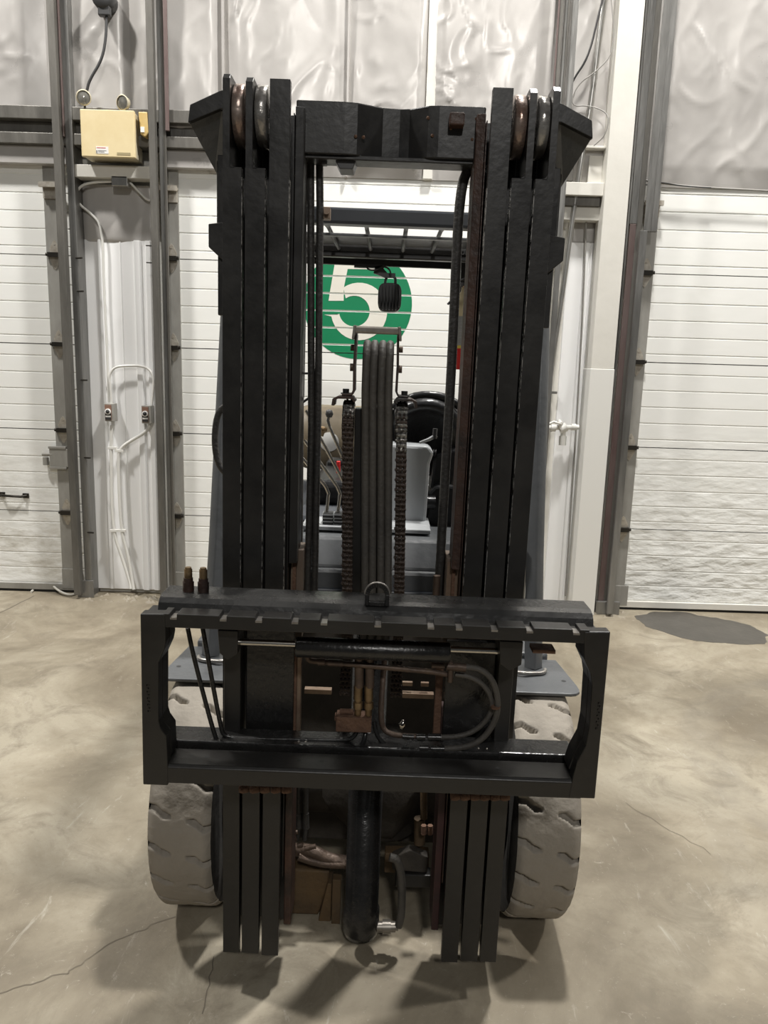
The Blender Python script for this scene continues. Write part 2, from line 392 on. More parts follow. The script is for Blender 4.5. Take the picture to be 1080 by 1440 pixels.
# liner panels between the doors (ribbed sheet metal)
def liner(x0, x1, z0, z1, ribs, name='liner_panel'):
    pr = [(x0, WY)]
    y = WY-.035
    pr.append((x0, y))
    for c, hw, dp in ribs:
        pr += [(c-hw-.006, y), (c-hw, y-dp), (c+hw, y-dp), (c+hw+.006, y)]
    pr += [(x1, y), (x1, WY)]
    return MB().prism(pr, 'z', z0, z1).build(name, 'liner', wall, .0015)
liner(-1.985, -1.475, .03, 2.33, [(-1.86, .009, .008), (-1.73, .001, .003), (-1.62, .018, .016), (-1.55, .014, .012)])
liner(1.12, 1.30, .03, 2.4, [(1.235, .010, .015), (1.265, .003, .01)])
sheet(-1.985, -1.475, 2.30, 2.66, 91, WY-.02, 'insulation_flap', amp=.8)
sheet(1.12, 1.30, 2.38, 2.62, 95, WY-.0, 'insulation_flap', amp=.8)
sheet(-1.15, -.98, 2.74, 2.95, 99, WY-.06, 'insulation_flap', amp=.6)

# steel girt over the doors
def trimobj(o): o['kind'] = 'structure'; return o
g = MB()
g.box((-4.4, 4.991, 3.0), (-1.09, 5.12, 3.075)); g.box((-4.4, 5.05, 2.92), (-1.09, 5.12, 3.0)); g.box((-4.4, 4.994, 2.86), (-1.09, 5.12, 2.925))
trimobj(g.build('trim_1', 'steel_dark', None, .004))
trimobj(MB().box((-4.4, 5.03, 2.755), (-2.02, 5.1, 2.86)).box((-1.44, 5.03, 2.755), (-1.0, 5.1, 2.86)).build('trim_2', 'foil', None, .004))
trimobj(MB().box((-1.985, 5.0, 2.68), (-1.47, 5.1, 2.752)).build('trim_3', 'white_steel', None, .003))
g = MB()
g.box((1.10, 4.99, 2.93), (1.34, 5.1, 2.945)); g.box((1.10, 5.06, 2.86), (1.34, 5.1, 2.93)); g.box((1.02, 4.97, 2.655), (1.34, 5.1, 2.73)); g.box((1.02, 5.02, 2.52), (1.3, 5.1, 2.6))
trimobj(g.build('trim_4', 'white_steel', None, .003))
trimobj(MB().box((1.0, 5.03, 2.75), (1.1, 5.1, 2.94)).box((1.02, 5.0, 2.60), (1.27, 5.1, 2.655)).box((1.46, 5.0, 2.5), (1.54, 5.1, 2.8)).build('trim_5', 'steel_dark', None, .003))

# white steel column, its lower casing slightly proud
col = empty('steel_column', (1.35, 5.02, 0), 'white painted steel column between pipe valve and right dock door', 'column')
MB().box((1.275, 4.93, 1.62), (1.422, 5.1, 5.2)).build('column_shaft', 'white_steel', col, .004)
MB().box((1.272, 4.925, 0), (1.425, 5.105, 1.62)).build('column_casing', 'pipe_white', col, .004)
MB().box((1.19, 5.03, 2.62), (1.275, 5.1, 2.9)).build('side_bracket', 'white_steel', col, .003)

# ------------------------------------------------------------------ sectional dock doors
SEC = .5535; NSEC = 5
GRO = [.052, .158, .264, .372, .478]
def sec_profile():
    pr = [(DY+.04, 0), (DY, .002)]
    for g_ in GRO: pr += [(DY, g_-.0055), (DY+.004, g_-.003), (DY+.004, g_+.003), (DY, g_+.0055)]
    pr += [(DY, SEC-.004), (DY+.04, SEC-.004)]
    return pr
def door(n, x0, x1, m, hinge_x, stile=True):
    ob = bpy.data.objects.new('door_%d' % n, None); C.objects.link(ob); ob.location = (0, 0, 0); ORG[ob] = Vector((0, 0, 0)); ob['kind'] = 'structure'
    for k in range(NSEC):
        z0 = k*SEC+.012
        pr = [(y, z0+z) for y, z in sec_profile()]
        MB().prism(pr, 'x', x0, x1).build('door_section', m, ob)
    for hx in hinge_x:
        MB().box((hx-.055, DY-.012, .03), (hx+.05, DY, 2.775)).build('edge_stile', 'stile', ob, .002)
        for z in (SEC, 2*SEC, 3*SEC, 4*SEC):
            h = MB(); zz = z+.012
            for sg in (1, -1):
                h.prism([(hx-.030, zz+sg*.008), (hx+.030, zz+sg*.008), (hx+.034, zz+sg*.03), (hx+.010, zz+sg*.08), (hx, zz+sg*.09), (hx-.010, zz+sg*.08), (hx-.034, zz+sg*.03)], 'y', DY-.016, DY-.012)
            h.cyl((hx, DY-.018, zz+.065), (hx, DY-.012, zz+.065), .007, 8).cyl((hx, DY-.018, zz-.065), (hx, DY-.012, zz-.065), .007, 8)
            ho = h.build('hinge', 'hinge', ob)
            side = 1 if hx < 0 and n == 1 else -1
            MB().cyl((hx-.05, DY-.03, zz), (hx+.05, DY-.03, zz), .011, 10).box((hx-.036, DY-.045, zz-.016), (hx+.036, DY-.014, zz+.012)).build('hinge_pin', 'hinge_dark', ho)
        b = MB().box((hx-.055, DY-.07, 2.63), (hx+.05, DY-.012, 2.645)).box((hx-.05, DY-.03, 2.56), (hx+.045, DY-.012, 2.64)).box((hx-.058, DY-.075, 2.62), (hx+.055, DY-.055, 2.65))
        b.build('roller_bracket', 'hinge', ob)
        MB().box((hx-.055, DY-.02, .03), (hx+.075, DY-.01, .17)).build('corner_plate', 'stile', ob, .002)
    MB().box((x0, DY-.018, .018), (x1, DY, .06)).build('bottom_rail', 'stile' if n != 3 else 'white_steel', ob, .002)
    MB().box((x0, DY-.005, 0), (x1, DY+.03, .018)).build('bottom_seal', 'rubber_seal', ob)
    return ob
d1 = door(1, -4.6, -2.04, 'door_l', [-2.135])
d2 = door(2, -1.45, .99, 'door_c', [-1.395])
d3 = door(3, 1.56, 4.6, 'door_r', [1.612])
# pull handle and slide latch of the left door
h = P(20, 696, DY)
MB().tube([(h.x-.085, DY-.004, h.z), (h.x-.06, DY-.035, h.z), (h.x+.06, DY-.035, h.z-.004), (h.x+.085, DY-.004, h.z-.002)], .009, 8).box((h.x-.1, DY-.008, h.z-.014), (h.x-.06, DY, h.z+.018)).box((h.x+.06, DY-.008, h.z-.018), (h.x+.1, DY, h.z+.014)).build('pull_handle', 'hinge_dark', d1)
l = P(88, 643, DY)
MB().box((l.x-.07, DY-.04, l.z-.06), (l.x+.05, DY-.012, l.z+.06)).box((l.x-.075, DY-.045, l.z-.075), (l.x+.04, DY-.014, l.z-.06)).box((l.x-.075, DY-.045, l.z+.06), (l.x+.04, DY-.014, l.z+.075)).cyl((l.x-.12, DY-.03, l.z+.02), (l.x-.05, DY-.03, l.z+.02), .012, 8).cyl((l.x-.1, DY-.03, l.z-.05), (l.x-.1, DY-.03, l.z), .02, 8).build('slide_latch', 'stile', d1, .002)

# painted green roundel with its cream figure on the middle door, laid on each rib
def clip(poly, z0, z1):
    for sgn, zc in ((1, z0), (-1, z1)):
        out = []
        for i in range(len(poly)):
            a = poly[i]; b = poly[(i+1) % len(poly)]
            da = sgn*(a[1]-zc); db = sgn*(b[1]-zc)
            if da >= 0: out.append(a)
            if (da >= 0) != (db >= 0):
                t = da/(da-db); out.append((a[0]+(b[0]-a[0])*t, a[1]+(b[1]-a[1])*t))
        poly = out
        if len(poly) < 3: return None
    return poly
bands = []; zs = []
for k in range(NSEC):
    z0 = k*SEC+.012; cuts = [z0+.002]+[z0+g_ for g_ in GRO]+[z0+SEC-.004]
    for a, b in zip(cuts[:-1], cuts[1:]): bands.append((a+(.0055 if a != cuts[0] else 0), b-(.0055 if b != cuts[-1] else 0)))
def decal(polys_, name, m, y):
    mb = MB()
    for po in polys_:
        for a, b in bands:
            q = clip(po, a, b)
            if q and len(q) > 2: mb.prism(q, 'y', y-.0008-.00015*(polys_.index(po) % 5), y)
    return mb.build(name, m, d2)
cc = P(503, 427, DY); R_ = 76*4.95/FPX
sc_ = 4.95/FPX
decal([[(cc.x+R_*math.cos(2*PI*i/64), cc.z+R_*math.sin(2*PI*i/64)) for i in range(64)]], 'painted_circle', 'green', DY-.0004)
def T(px, py): q = P(px, py, DY); return (q.x, q.z)
polys = [[T(471.5, 366), T(491.5, 366), T(483.5, 405), T(483.3, 423), T(462, 423)], [T(474, 352), T(536, 353), T(536, 379), T(471, 378)]]
bc = (505, 438); hc = (498.3, 437.5)
n_ = 30; prev = None
for i in range(n_+1):
    a = rad(-124 + 304*i/n_)
    # start up-left of the bowl, run clockwise to the left tip
    ox = bc[0]+39.5*math.cos(a); oy = bc[1]+40.5*math.sin(a); ix = hc[0]+21.6*math.cos(a); iy = hc[1]+21.6*math.sin(a)
    if i == n_: ox, oy, ix, iy = 456, 442.5, 477.5, 442.5
    o_, i_ = T(ox, oy), T(ix, iy)
    if prev: polys.append([prev[0], o_, i_, prev[1]])
    prev = (o_, i_)
decal(polys, 'painted_number_five', 'cream', DY-.0014)

# ------------------------------------------------------------------ door tracks
def track(name, label, parts_, group='vertical tracks of the dock doors'):
    """parts_: (name, material, list of boxes)"""
    loc = parts_[0][2][0][0]; o = empty(name, (loc[0], 5.0, 0), label, 'track', group)
    for nm, m, bx in parts_:
        b = MB()
        for a, c in bx: b.box(a, c)
        b.build(nm, m, o, .003)
    return o
t1 = track('door_track', 'dark steel door track and post at right edge of the grimy left dock door',
      [('post', 'steel_grey', [((-2.0, 4.985, 0), (-1.955, 5.0, 5.2)), ((-1.968, 5.0, 0), (-1.955, 5.13, 5.2))]),
       ('track_channel', 'steel_dark', [((-2.055, 4.93, .03), (-2.012, 4.936, 5.2)), ((-2.018, 4.936, .03), (-2.012, 4.99, 5.2)), ((-2.055, 4.936, .03), (-2.051, 4.95, 5.2))]),
       ('red_flange', 'steel_red', [((-2.010, 4.97, 2.9), (-2.0, 4.99, 5.2))]),
       ('base_plate', 'steel_grey', [((-2.05, 4.975, 0), (-1.94, 4.984, .12))])])
for z in (1.45, .95, .45, 2.0, 2.2): MB().cyl((-1.97, 4.99, z), (-1.925, 4.975, z), .006, 6).build('bolt', 'hinge_dark', t1)
t2 = track('door_track', 'steel door track standing left of the middle door with the green circle',
      [('post', 'steel_grey', [((-1.432, 4.985, 0), (-1.405, 5.0, 5.2)), ((-1.432, 5.0, 0), (-1.42, 5.13, 5.2))]),
       ('track_channel', 'steel_dark', [((-1.478, 4.93, .03), (-1.440, 4.936, 5.2)), ((-1.446, 4.936, .03), (-1.440, 4.98, 5.2)), ((-1.478, 4.936, .03), (-1.474, 4.95, 5.2))]),
       ('dark_flange', 'steel_dark', [((-1.405, 4.98, 0), (-1.388, 4.995, 5.2))]),
       ('red_flange', 'steel_red', [((-1.388, 4.97, 2.95), (-1.365, 4.985, 5.2))])])
for z in (2.28, 2.18): MB().cyl((-1.515, 4.94, z), (-1.46, 4.95, z), .004, 6).build('bolt', 'hinge_dark', t2)
t3 = track('door_track', 'galvanised door track rising behind the right side of the mast',
      [('post', 'steel_dark', [((.942, 4.985, 0), (.965, 5.0, 5.2)), ((.985, 4.97, 0), (1.0, 4.985, 5.2))]),
       ('track_channel', 'steel_grey', [((1.005, 4.93, .03), (1.04, 4.936, 5.2)), ((1.034, 4.936, .03), (1.04, 4.99, 5.2)), ((.968, 4.95, .03), (.982, 4.99, 5.2))]),
       ('red_flange', 'steel_red', [((.93, 4.98, 2.9), (.941, 4.99, 5.2))])])
t4 = track('door_track', 'dull steel and red primed door track between white column and dented right door',
      [('post', 'steel_red', [((1.458, 4.975, 0), (1.497, 4.985, 2.5))]),
       ('post', 'steel_grey', [((1.455, 4.975, 2.5), (1.50, 4.985, 5.2)), ((1.443, 4.985, 0), (1.455, 5.13, 5.2))]),
       ('dark_web', 'steel_dark', [((1.497, 4.985, 0), (1.535, 4.995, 5.2))]),
       ('track_channel', 'steel_grey', [((1.502, 4.90, .02), (1.545, 4.906, 2.45)), ((1.541, 4.906, .02), (1.547, 4.96, 2.45)), ((1.502, 4.906, .02), (1.506, 4.93, 2.45)),
                                        ((1.53, 4.93, 2.45), (1.575, 4.937, 5.2)), ((1.575, 4.93, 2.45), (1.61, 4.95, 5.2))]),
       ('base_plate', 'steel_grey', [((1.44, 4.95, 0), (1.60, 4.974, .09))])])
# ------------------------------------------------------------------ fixtures on the wall
a = P(112, 153, 4.90); b = P(190, 222, 4.90)
el = empty('emergency_light', ((a.x+b.x)/2, 5.0, b.z), 'yellowed emergency light box with two round lamp heads above the left switches', 'emergency light')
MB().box((a.x, 4.90, b.z), (b.x, 4.93, a.z)).build('front_cover', 'beige', el, .004)
MB().box((a.x+.004, 4.93, b.z+.004), (b.x-.004, 5.06, a.z-.004)).build('housing', 'beige_side', el, .003)
for px, py in ((118, 138), (175, 145)):
    c = P(px, py, 4.93)
    hd = MB().lathe([(.0, .03), (.02, .028), (.034, .012), (.041, -.012), (.044, -.02), (.038, -.022)], c, (-.25 if px < 150 else .35, .9, .1), 24).build('lamp_head', 'beige_side', el)
    ax = Vector((-.25 if px < 150 else .35, .9, .1)).normalized()
    MB().lathe([(.0, -.024), (.02, -.022), (.038, -.016)], c, ax, 20).build('lens', 'lens', hd)
    MB().cyl((c.x, c.y+.01, c.z-.03), (c.x, c.y+.01, a.z), .007, 8).build('swivel', 'dark_plastic', el)
lc = P(144, 211, 4.899)
lb = MB().box((lc.x-.038, 4.8985, lc.z-.02), (lc.x+.036, 4.8999, lc.z+.02)).build('label', 'paper', el)
mb = MB()
mb.box((lc.x-.036, 4.898, lc.z-.018), (lc.x-.031, 4.8985, lc.z-.002))
for j in range(2): mb.box((lc.x-.026, 4.898, lc.z-.013+j*.008), (lc.x+.012+j*.012, 4.8985, lc.z-.010+j*.008))
mb.build('label_print', 'ink', lb)
MB().box((lc.x-.034, 4.898, lc.z+.010), (lc.x+.02, 4.8985, lc.z+.014)).build('label_print', 'red_ink', lb)
l2 = P(174, 216, 4.899); MB().box((l2.x-.04, 4.8985, l2.z-.008), (l2.x+.04, 4.8999, l2.z+.006)).build('name_plate', 'bronze_label', el)

# round junction box with its cord running down to the emergency light
j = P(148, 4, 5.0)
jb = empty('ceiling_cord', (j.x, 5.0, j.z), 'black cord hanging from a round dark box down to the emergency light', 'cord')
MB().lathe([(0, -.05), (.05, -.05), (.062, -.035), (.062, .05), (0, .05)], (j.x, 4.99, j.z+.01), (0, 1, 0), 24).build('round_box', 'dark_plastic', jb)
MB().box((j.x-.03, 4.95, j.z-.085), (j.x+.04, 4.99, j.z-.03)).build('cord_grip', 'dark_plastic', jb, .006)
MB().tube(smooth_path([P(150, 18, 4.97), P(149, 55, 4.96), P(143, 85, 4.95), P(126, 112, 4.94), P(122, 128, 4.94)]), .0085, 8).build('cord', 'copper_cable', jb)

s_ = P(203, 175, 4.95)
ms = empty('motion_sensor', (s_.x, 5.0, s_.z), 'small amber motion sensor right of the emergency light box', 'sensor')
MB().prism([(s_.x-.03, s_.z+.065), (s_.x+.025, s_.z+.065), (s_.x+.03, s_.z-.05), (s_.x+.01, s_.z-.075), (s_.x-.02, s_.z-.06)], 'y', 4.93, 4.99).build('body', 'amber', ms, .006)
MB().box((s_.x-.016, 4.925, s_.z-.05), (s_.x+.006, 4.931, s_.z-.02)).build('lens', 'paper', ms)
MB().tube([(s_.x, 4.97, s_.z+.06), (s_.x-.03, 5.02, s_.z+.1), (s_.x-.02, 5.10, s_.z+.12)], .008, 6).build('arm', 'steel_dark', ms)

# conduit box under the header and its two conduits
k = P(170, 256, 5.03)
cb = empty('conduit_box', (k.x, 5.05, k.z), 'small galvanised junction box with two conduits below the emergency light', 'junction box')
MB().box((k.x-.05, 5.0, k.z-.03), (k.x+.05, 5.07, k.z+.03)).build('box_body', 'galv_bright', cb, .004)
MB().tube(smooth_path([P(158, 255, 5.05), P(122, 257, 5.05), P(108, 266, 5.05), P(108, 285, 5.06), P(128, 300, 5.07), P(144, 318, 5.07), P(146, 400, 5.075), P(151, 500, 5.075), P(153, 566, 5.075)]), .008, 8).build('conduit', 'pipe_white', cb)
MB().tube(smooth_path([P(183, 257, 5.05), P(196, 270, 5.06), P(207, 282, 5.07), P(216, 281, 5.08)]), .007, 8).build('conduit', 'pipe_white', cb)

# push-button stations
for i, (px, py, lb_) in enumerate(((155, 580, 'left push button station with brown plate on the ribbed wall panel'),
                                   (207, 583, 'right push button station, close to the middle door track'))):
    c = P(px, py, 5.04)
    o = empty('switch_box', (c.x, 5.08, c.z), lb_, 'switch', 'push button stations on the ribbed panel')
    MB().box((c.x-.034, 5.03, c.z-.058), (c.x+.03, 5.09, c.z+.058)).build('housing', 'stile', o, .003)
    MB().box((c.x-.03, 5.026, c.z-.05), (c.x+.012, 5.031, c.z+.05)).build('face_plate', 'brown_plate', o, .001)
    MB().box((c.x-.028, 5.0245, c.z-.048), (c.x+.010, 5.0262, c.z-.006)).build('lower_plate', 'ink', o)
    MB().box((c.x-.026, 5.0232, c.z-.03), (c.x+.008, 5.0246, c.z-.02)).build('legend', 'paper', o)
    MB().lathe([(.013, -.004), (.019, -.004), (.019, .004)], (c.x-.009, 5.022, c.z+.006), (0, 1, 0), 20).build('button_ring', 'paper', o)
    MB().lathe([(0, -.01), (.011, -.009), (.012, .004)], (c.x-.009, 5.022, c.z+.006), (0, 1, 0), 16).build('button', 'ink', o)
def pipe(name, label, pts, r, m='pipe_white', cat='conduit', straps=()):
    q = smooth_path(pts); o = MB().tube(q, r, 8).build(name, m, None, org=q[-1]); tag(o, label, cat, {'conduit': 'conduits on the wall', 'cable': 'loose cables high on the wall'}.get(cat))
    for s in straps: MB().box((s.x-.028, s.y-.012, s.z-.008), (s.x+.028, s.y+.01, s.z+.008)).build('strap', 'pipe_white', o, .001)
    return o
pipe('conduit', 'thin white conduit arching from left switch box over to the right one', [P(157, 568, 5.06), P(155, 540, 5.06), P(153, 530, 5.06), P(160, 516, 5.06), P(180, 514, 5.06), P(205, 515, 5.06), P(216, 527, 5.06), P(216, 545, 5.06), P(213, 570, 5.06)], .008)
pipe('conduit', 'white conduit dropping straight from left switch box to the floor', [P(157, 598, 5.06), P(156, 640, 5.06), P(158, 745, 5.05), P(172, 785, 5.05), P(183, 820, 5.04), P(184, 828, 5.03)], .011, straps=(P(158, 630, 5.06), P(161, 746, 5.05)))
pipe('conduit', 'white conduit curving from right switch box down to the floor', [P(211, 598, 5.06), P(205, 608, 5.06), P(180, 622, 5.06), P(168, 632, 5.06), P(166, 650, 5.06), P(170, 745, 5.05), P(180, 780, 5.05), P(186, 815, 5.04), P(188, 829, 5.03)], .011, straps=(P(168, 634, 5.06), P(171, 746, 5.05)))
# loose cords on the floor by the left door
q = [Vector((*fp(x, y), .008)) for x, y in ((118, 831), (100, 840), (80, 836), (68, 826), (58, 822), (50, 828), (44, 834))]
q[3].z = .06; q[4].z = .07; q[2].z = .03
tag(MB().tube(smooth_path(q), .008, 6).build('extension_cord', 'cable_white', None, org=q[0]), 'dirty white cord looping on the floor by the left door corner', 'cord', 'cords on the floor by the left door')
q = [Vector((*fp(x, y), .008)) for x, y in ((75, 832), (92, 822), (112, 820), (98, 829), (84, 824), (90, 812))]
q[5].z = .12; q[1].z = .03
tag(MB().tube(smooth_path(q), .007, 6).build('tangled_cable', 'copper_cable', None, org=q[0]), 'tangled black cable at the foot of the left door track', 'cord', 'cords on the floor by the left door')

# compressed air pipe with its painted valve
v = P(790, 600, 5.02)
ap = empty('air_pipe', (v.x, 5.05, v.z), 'leaning steel pipe with a white painted valve left of the white column', 'pipe')
q = [P(858, -60, 5.0), P(845, 30, 5.0), P(832, 140, 5.0), P(823, 190, 5.0), P(816, 235, 5.0), P(806, 300, 5.02), P(790, 420, 5.03), P(778, 500, 5.03), P(770, 560, 5.04), P(768, 588, 5.04)]
MB().tube(smooth_path(q, 2), .016, 10).build('riser', 'galv_bright', ap)
vv = MB()
vv.cyl((v.x-.1, 5.02, v.z-.01), (v.x+.11, 5.02, v.z+.0), .016, 10).cyl((v.x-.07, 5.02, v.z-.01), (v.x-.04, 5.02, v.z-.01), .026, 6).cyl((v.x-.012, 5.02, v.z-.02), (v.x+.03, 5.02, v.z), .03, 8).cyl((v.x+.06, 5.02, v.z), (v.x+.09, 5.02, v.z), .024, 6)
vv.cyl((v.x+.012, 5.02, v.z), (v.x+.012, 5.02, v.z-.10), .017, 10).cyl((v.x+.012, 5.02, v.z-.06), (v.x+.012, 5.02, v.z-.12), .024, 6)
vv.build('valve_body', 'pipe_white', ap)
MB().tube([(v.x-.02, 5.0, v.z), (v.x-.02, 4.96, v.z+.02), (v.x-.07, 4.95, v.z+.035), (v.x-.1, 4.95, v.z+.02)], .008, 6).cyl((v.x-.02, 5.02, v.z+.035), (v.x-.02, 4.96, v.z+.02), .014, 8).build('valve_handle', 'pipe_white', ap)
MB().box((v.x-.11, 5.0, v.z+.21), (v.x-.05, 5.1, v.z+.225)).build('pipe_clip', 'galv_bright', ap)
# second thin conduit at the same corner
pipe('corner_conduit', 'slim grey conduit running down the panel joint beside the white column', [P(829, 150, 5.06), P(825, 300, 5.07), P(818, 480, 5.07), P(804, 700, 5.08), P(795, 838, 5.08)], .005, 'cable_grey')
# hanging cables by the column
pipe('wall_cable', 'black cable crossing above the mast, left of the white column', [P(853, -20, 4.95), P(842, 20, 4.95), P(828, 80, 4.96), P(806, 112, 4.98), P(802, 125, 5.0)], .006, 'copper_cable', 'cable')
pipe('wall_cable', 'thin grey cable curling in a loop left of the white column', [P(858, -20, 4.93), P(866, 70, 4.94), P(840, 100, 4.95), P(812, 118, 4.98), P(801, 150, 5.0), P(830, 148, 4.97), P(858, 160, 4.93), P(852, 190, 4.94), P(835, 205, 4.98)], .0035, 'cable_grey', 'cable')
pipe('wall_cable', 'thin cable bundle along the top edge of the dented right door', [P(888, 240, 5.0), P(900, 252, 5.02), P(930, 258, 5.02), P(980, 263, 5.02), P(1090, 269, 5.02)], .006, 'cable_grey', 'cable')
pipe('wall_cable', 'loose black cable sagging just under the bundle above the right door', [P(886, 250, 5.0), P(905, 262, 5.0), P(925, 255, 5.01), P(960, 262, 5.01), P(1000, 264, 5.01)], .0035, 'copper_cable', 'cable')

# stain and bits on the floor
cx, cy = fp(985, 882); pts = []
for i in range(90):
    t = 2*PI*i/90; r = 1+.16*noise.noise(Vector((math.cos(t)*2, math.sin(t)*2, 3)))+.05*noise.noise(Vector((math.cos(t)*9, math.sin(t)*9, 3)))
    pts.append((cx+.36*r*math.cos(t)-.10*math.sin(t), cy+.30*r*math.sin(t)-.12*math.cos(t)*0))
tag(MB().prism(pts, 'z', 0, .0012).build('wet_stain', 'wet', None, org=(cx, cy, 0)), 'dark damp patch on the concrete in front of the right door', 'stain')
cx, cy = fp(808, 852)
o = tag(MB().prism([(cx-.1, cy-.02), (cx+.11, cy-.03), (cx+.1, cy+.02), (cx-.02, cy+.035)], 'z', 0, .01).build('wood_scrap', 'wood', None, org=(cx, cy, 0)), 'pale splintered wood scrap lying at the foot of the white column', 'wood')

# ================================================================== FORKLIFT
RX, RY, TL = -.029, 2.145, .0084
fk = empty('forklift', (RX, RY, 0), 'black forklift seen head on with raised three stage mast and empty fork carriage', 'forklift')
fk.rotation_euler = (0, TL, 0)
ORG[fk] = Vector((0, RY, 0))
def F(px, py, Y):
    """photo pixel at depth Y -> forklift coordinates (x from the truck's own centre)"""
    p = P(px, py, Y); return Vector((p.x-RX-TL*p.z, p.y, p.z))
XC = .0085      # the side-shifted carriage sits a little to one side

# ---- mast rails: three nested channels a side
def rail(sg, u0, u1, web_out, z0, z1, notch, m, yf=1.73, yb=1.885):
    b = MB()
    wt = .016
    def X(u): return sg*u
    wa, wb = (u1-wt, u1)
    # web
    cy_ = .012 if notch else 0
    b.prism([(yf+.0015, z0), (yb, z0), (yb, z1-.02), (yb-.03, z1), (yf+.002+cy_, z1), (yf+.0015, z1-cy_), ], 'x', X(wa+.0005), X(wb-.0005))
    zt = notch if notch else z1
    b.box((X(u0), yf, z0), (X(u1), yf+.02, zt))
    if notch:   # fillet at the foot of the notch
        pts = [(X(wa), zt-.002), (X(wa)-sg*.012, zt-.002)]+[(X(wa)-sg*.012+sg*.012*math.sin(t*PI/8), zt+.012-.012*math.cos(t*PI/8)) for t in range(1, 5)]
        b.prism(pts, 'y', yf, yf+.02)
    b.box((X(u0), yb-.02, z0), (X(wa), yb, z1-.03))
    return b.build('mast_rail', m, fk, .0022)
for sg in (-1, 1):
    rail(sg, .311, .352, True, .10, 2.185, 2.0, 'black')
    rail(sg, .261, .304, True, .10, 2.18, 2.0, 'black')
    rail(sg, .2105, .253, True, .095, 2.175, None, 'black')
    # painted grease highlights along the inner edge of each flange
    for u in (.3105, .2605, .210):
        MB().box((sg*u-.0006, 1.7293, .75), (sg*u+.0008, 1.75, 1.98)).build('grease_glint_strip', 'worn_glint_edge', fk)
    # sheaves in the notches
    for u0, u1, m in ((.311, .335, 'sheave' if sg < 0 else 'sheave2'), (.262, .287, 'sheave2' if sg < 0 else 'sheave')):
        MB().lathe([(.02, u0), (.061, u0), (.064, u0+.002), (.064, u1-.002), (.061, u1), (.02, u1)], (0, 1.80, 2.118), (sg, 0, 0), 40).build('mast_roller', m, fk)
        MB().cyl((sg*u0, 1.80, 2.118), (sg*u1, 1.80, 2.118), .02, 16).build('roller_pin', 'black_rust', fk)
    # rusty inner flank of the inner rail
    MB().box((sg*.2045, 1.762, .3), (sg*.2065, 1.86, 2.12)).build('worn_flank', 'black_rust' if sg > 0 else 'black', fk)
    # inner sub-rail carrying the cross plate
    MB().prism([(sg*.184, 1.77), (sg*.203, 1.765), (sg*.203, 1.85), (sg*.184, 1.85)], 'z', 1.13, 2.135).build('inner_guide', 'black_rust' if sg > 0 else 'black', fk, .002)
    # horns of the outer top tie
    b = MB(); zt = 2.155
    b.prism([(sg*.352, zt+.02), (sg*.372, zt+.015), (sg*.437, zt-.015), (sg*.442, zt-.052), (sg*.37, zt-.022), (sg*.352, zt-.022)], 'y', 1.80, 1.815)
    b.prism([(sg*.352, zt+.02), (sg*.372, zt+.015), (sg*.437, zt-.015), (sg*.437, zt-.024), (sg*.372, zt+.006), (sg*.352, zt+.01)], 'y', 1.815, 1.93)
    b.build('top_horn', 'black', fk, .002)
    q_ = [(sg*.356, 1.812, zt-.020), (sg*.372, 1.812, zt-.022), (sg*.441, 1.812, zt-.050), (sg*.405, 1.90, zt-.125), (sg*.392, 1.91, zt-.15), (sg*.356, 1.91, zt-.15)]
    n_q = len(q_); MB().add(q_+[(p[0], p[1]+.02, p[2]+.012) for p in q_], [tuple(range(n_q)), tuple(range(2*n_q-1, n_q-1, -1))]+[(i, (i+1) % n_q, n_q+(i+1) % n_q, n_q+i) for i in range(n_q)]).build('horn_gusset', 'horn_sheen_grey', fk, .001)
    MB().prism([(sg*.352, 1.885), (sg*.398, 1.90), (sg*.398, 1.885), (sg*.352, 1.85)], 'z', 1.86, 2.10).build('side_gusset', 'black', fk, .002)
    MB().box((sg*.352, 1.84, 1.70), (sg*.386, 1.87, 2.05)).build('side_plate', 'black', fk, .002)
    MB().prism([(sg*.37, 1.905), (sg*.405, 1.90), (sg*.405, 1.85), (sg*.37, 1.82)], 'y', 1.83, 1.88).build('stop_block', 'black', fk, .002)

# ---- top cross plate of the inner mast, bowed back in the middle
MB().strip([(-.205, 1.80), (-.10, 1.80), (-.075, 1.803), (-.02, 1.83), (.02, 1.835), (.045, 1.83), (.085, 1.803), (.105, 1.80), (.205, 1.80)], .016, 'z', 2.048, 2.156).build('top_cross_plate', 'black', fk, .003)
MB().box((-.2, 1.80, 2.04), (.2, 1.86, 2.05)).build('cross_plate_flange', 'black', fk, .002)
c = F(643, 170, 1.79)
MB().box((c.x-.018, 1.765, c.z-.014), (c.x+.014, 1.795, c.z+.012)).build('stop_bolt', 'black_rust', fk, .003)
for px, py in ((602, 165), (608, 190), (500, 192), (511, 193), (634, 180), (670, 166), (664, 195)):
    c = F(px, py, 1.792); MB().lathe([(0, -.002), (.003, -.001), (.004, .001)], (c.x, c.y, c.z), (0, 1, 0), 8).build('weld_spatter', 'rust', fk)
# valve under the plate
c = F(490, 228, 1.84)
MB().box((c.x-.06, 1.80, c.z+.0), (c.x+.03, 1.88, c.z+.03)).prism([(c.x-.03, c.z+.0), (c.x+.02, c.z+.0), (c.x+.012, c.z-.022), (c.x-.018, c.z-.022)], 'y', 1.81, 1.87).cyl((c.x+.03, 1.83, c.z+.012), (c.x+.055, 1.83, c.z+.012), .007, 8).cyl((c.x+.05, 1.83, c.z+.016), (c.x+.05, 1.83, c.z-.006), .003, 6).box((c.x-.058, 1.82, c.z-.012), (c.x-.047, 1.84, c.z)).build('limit_switch', 'dark_plastic', fk, .002)

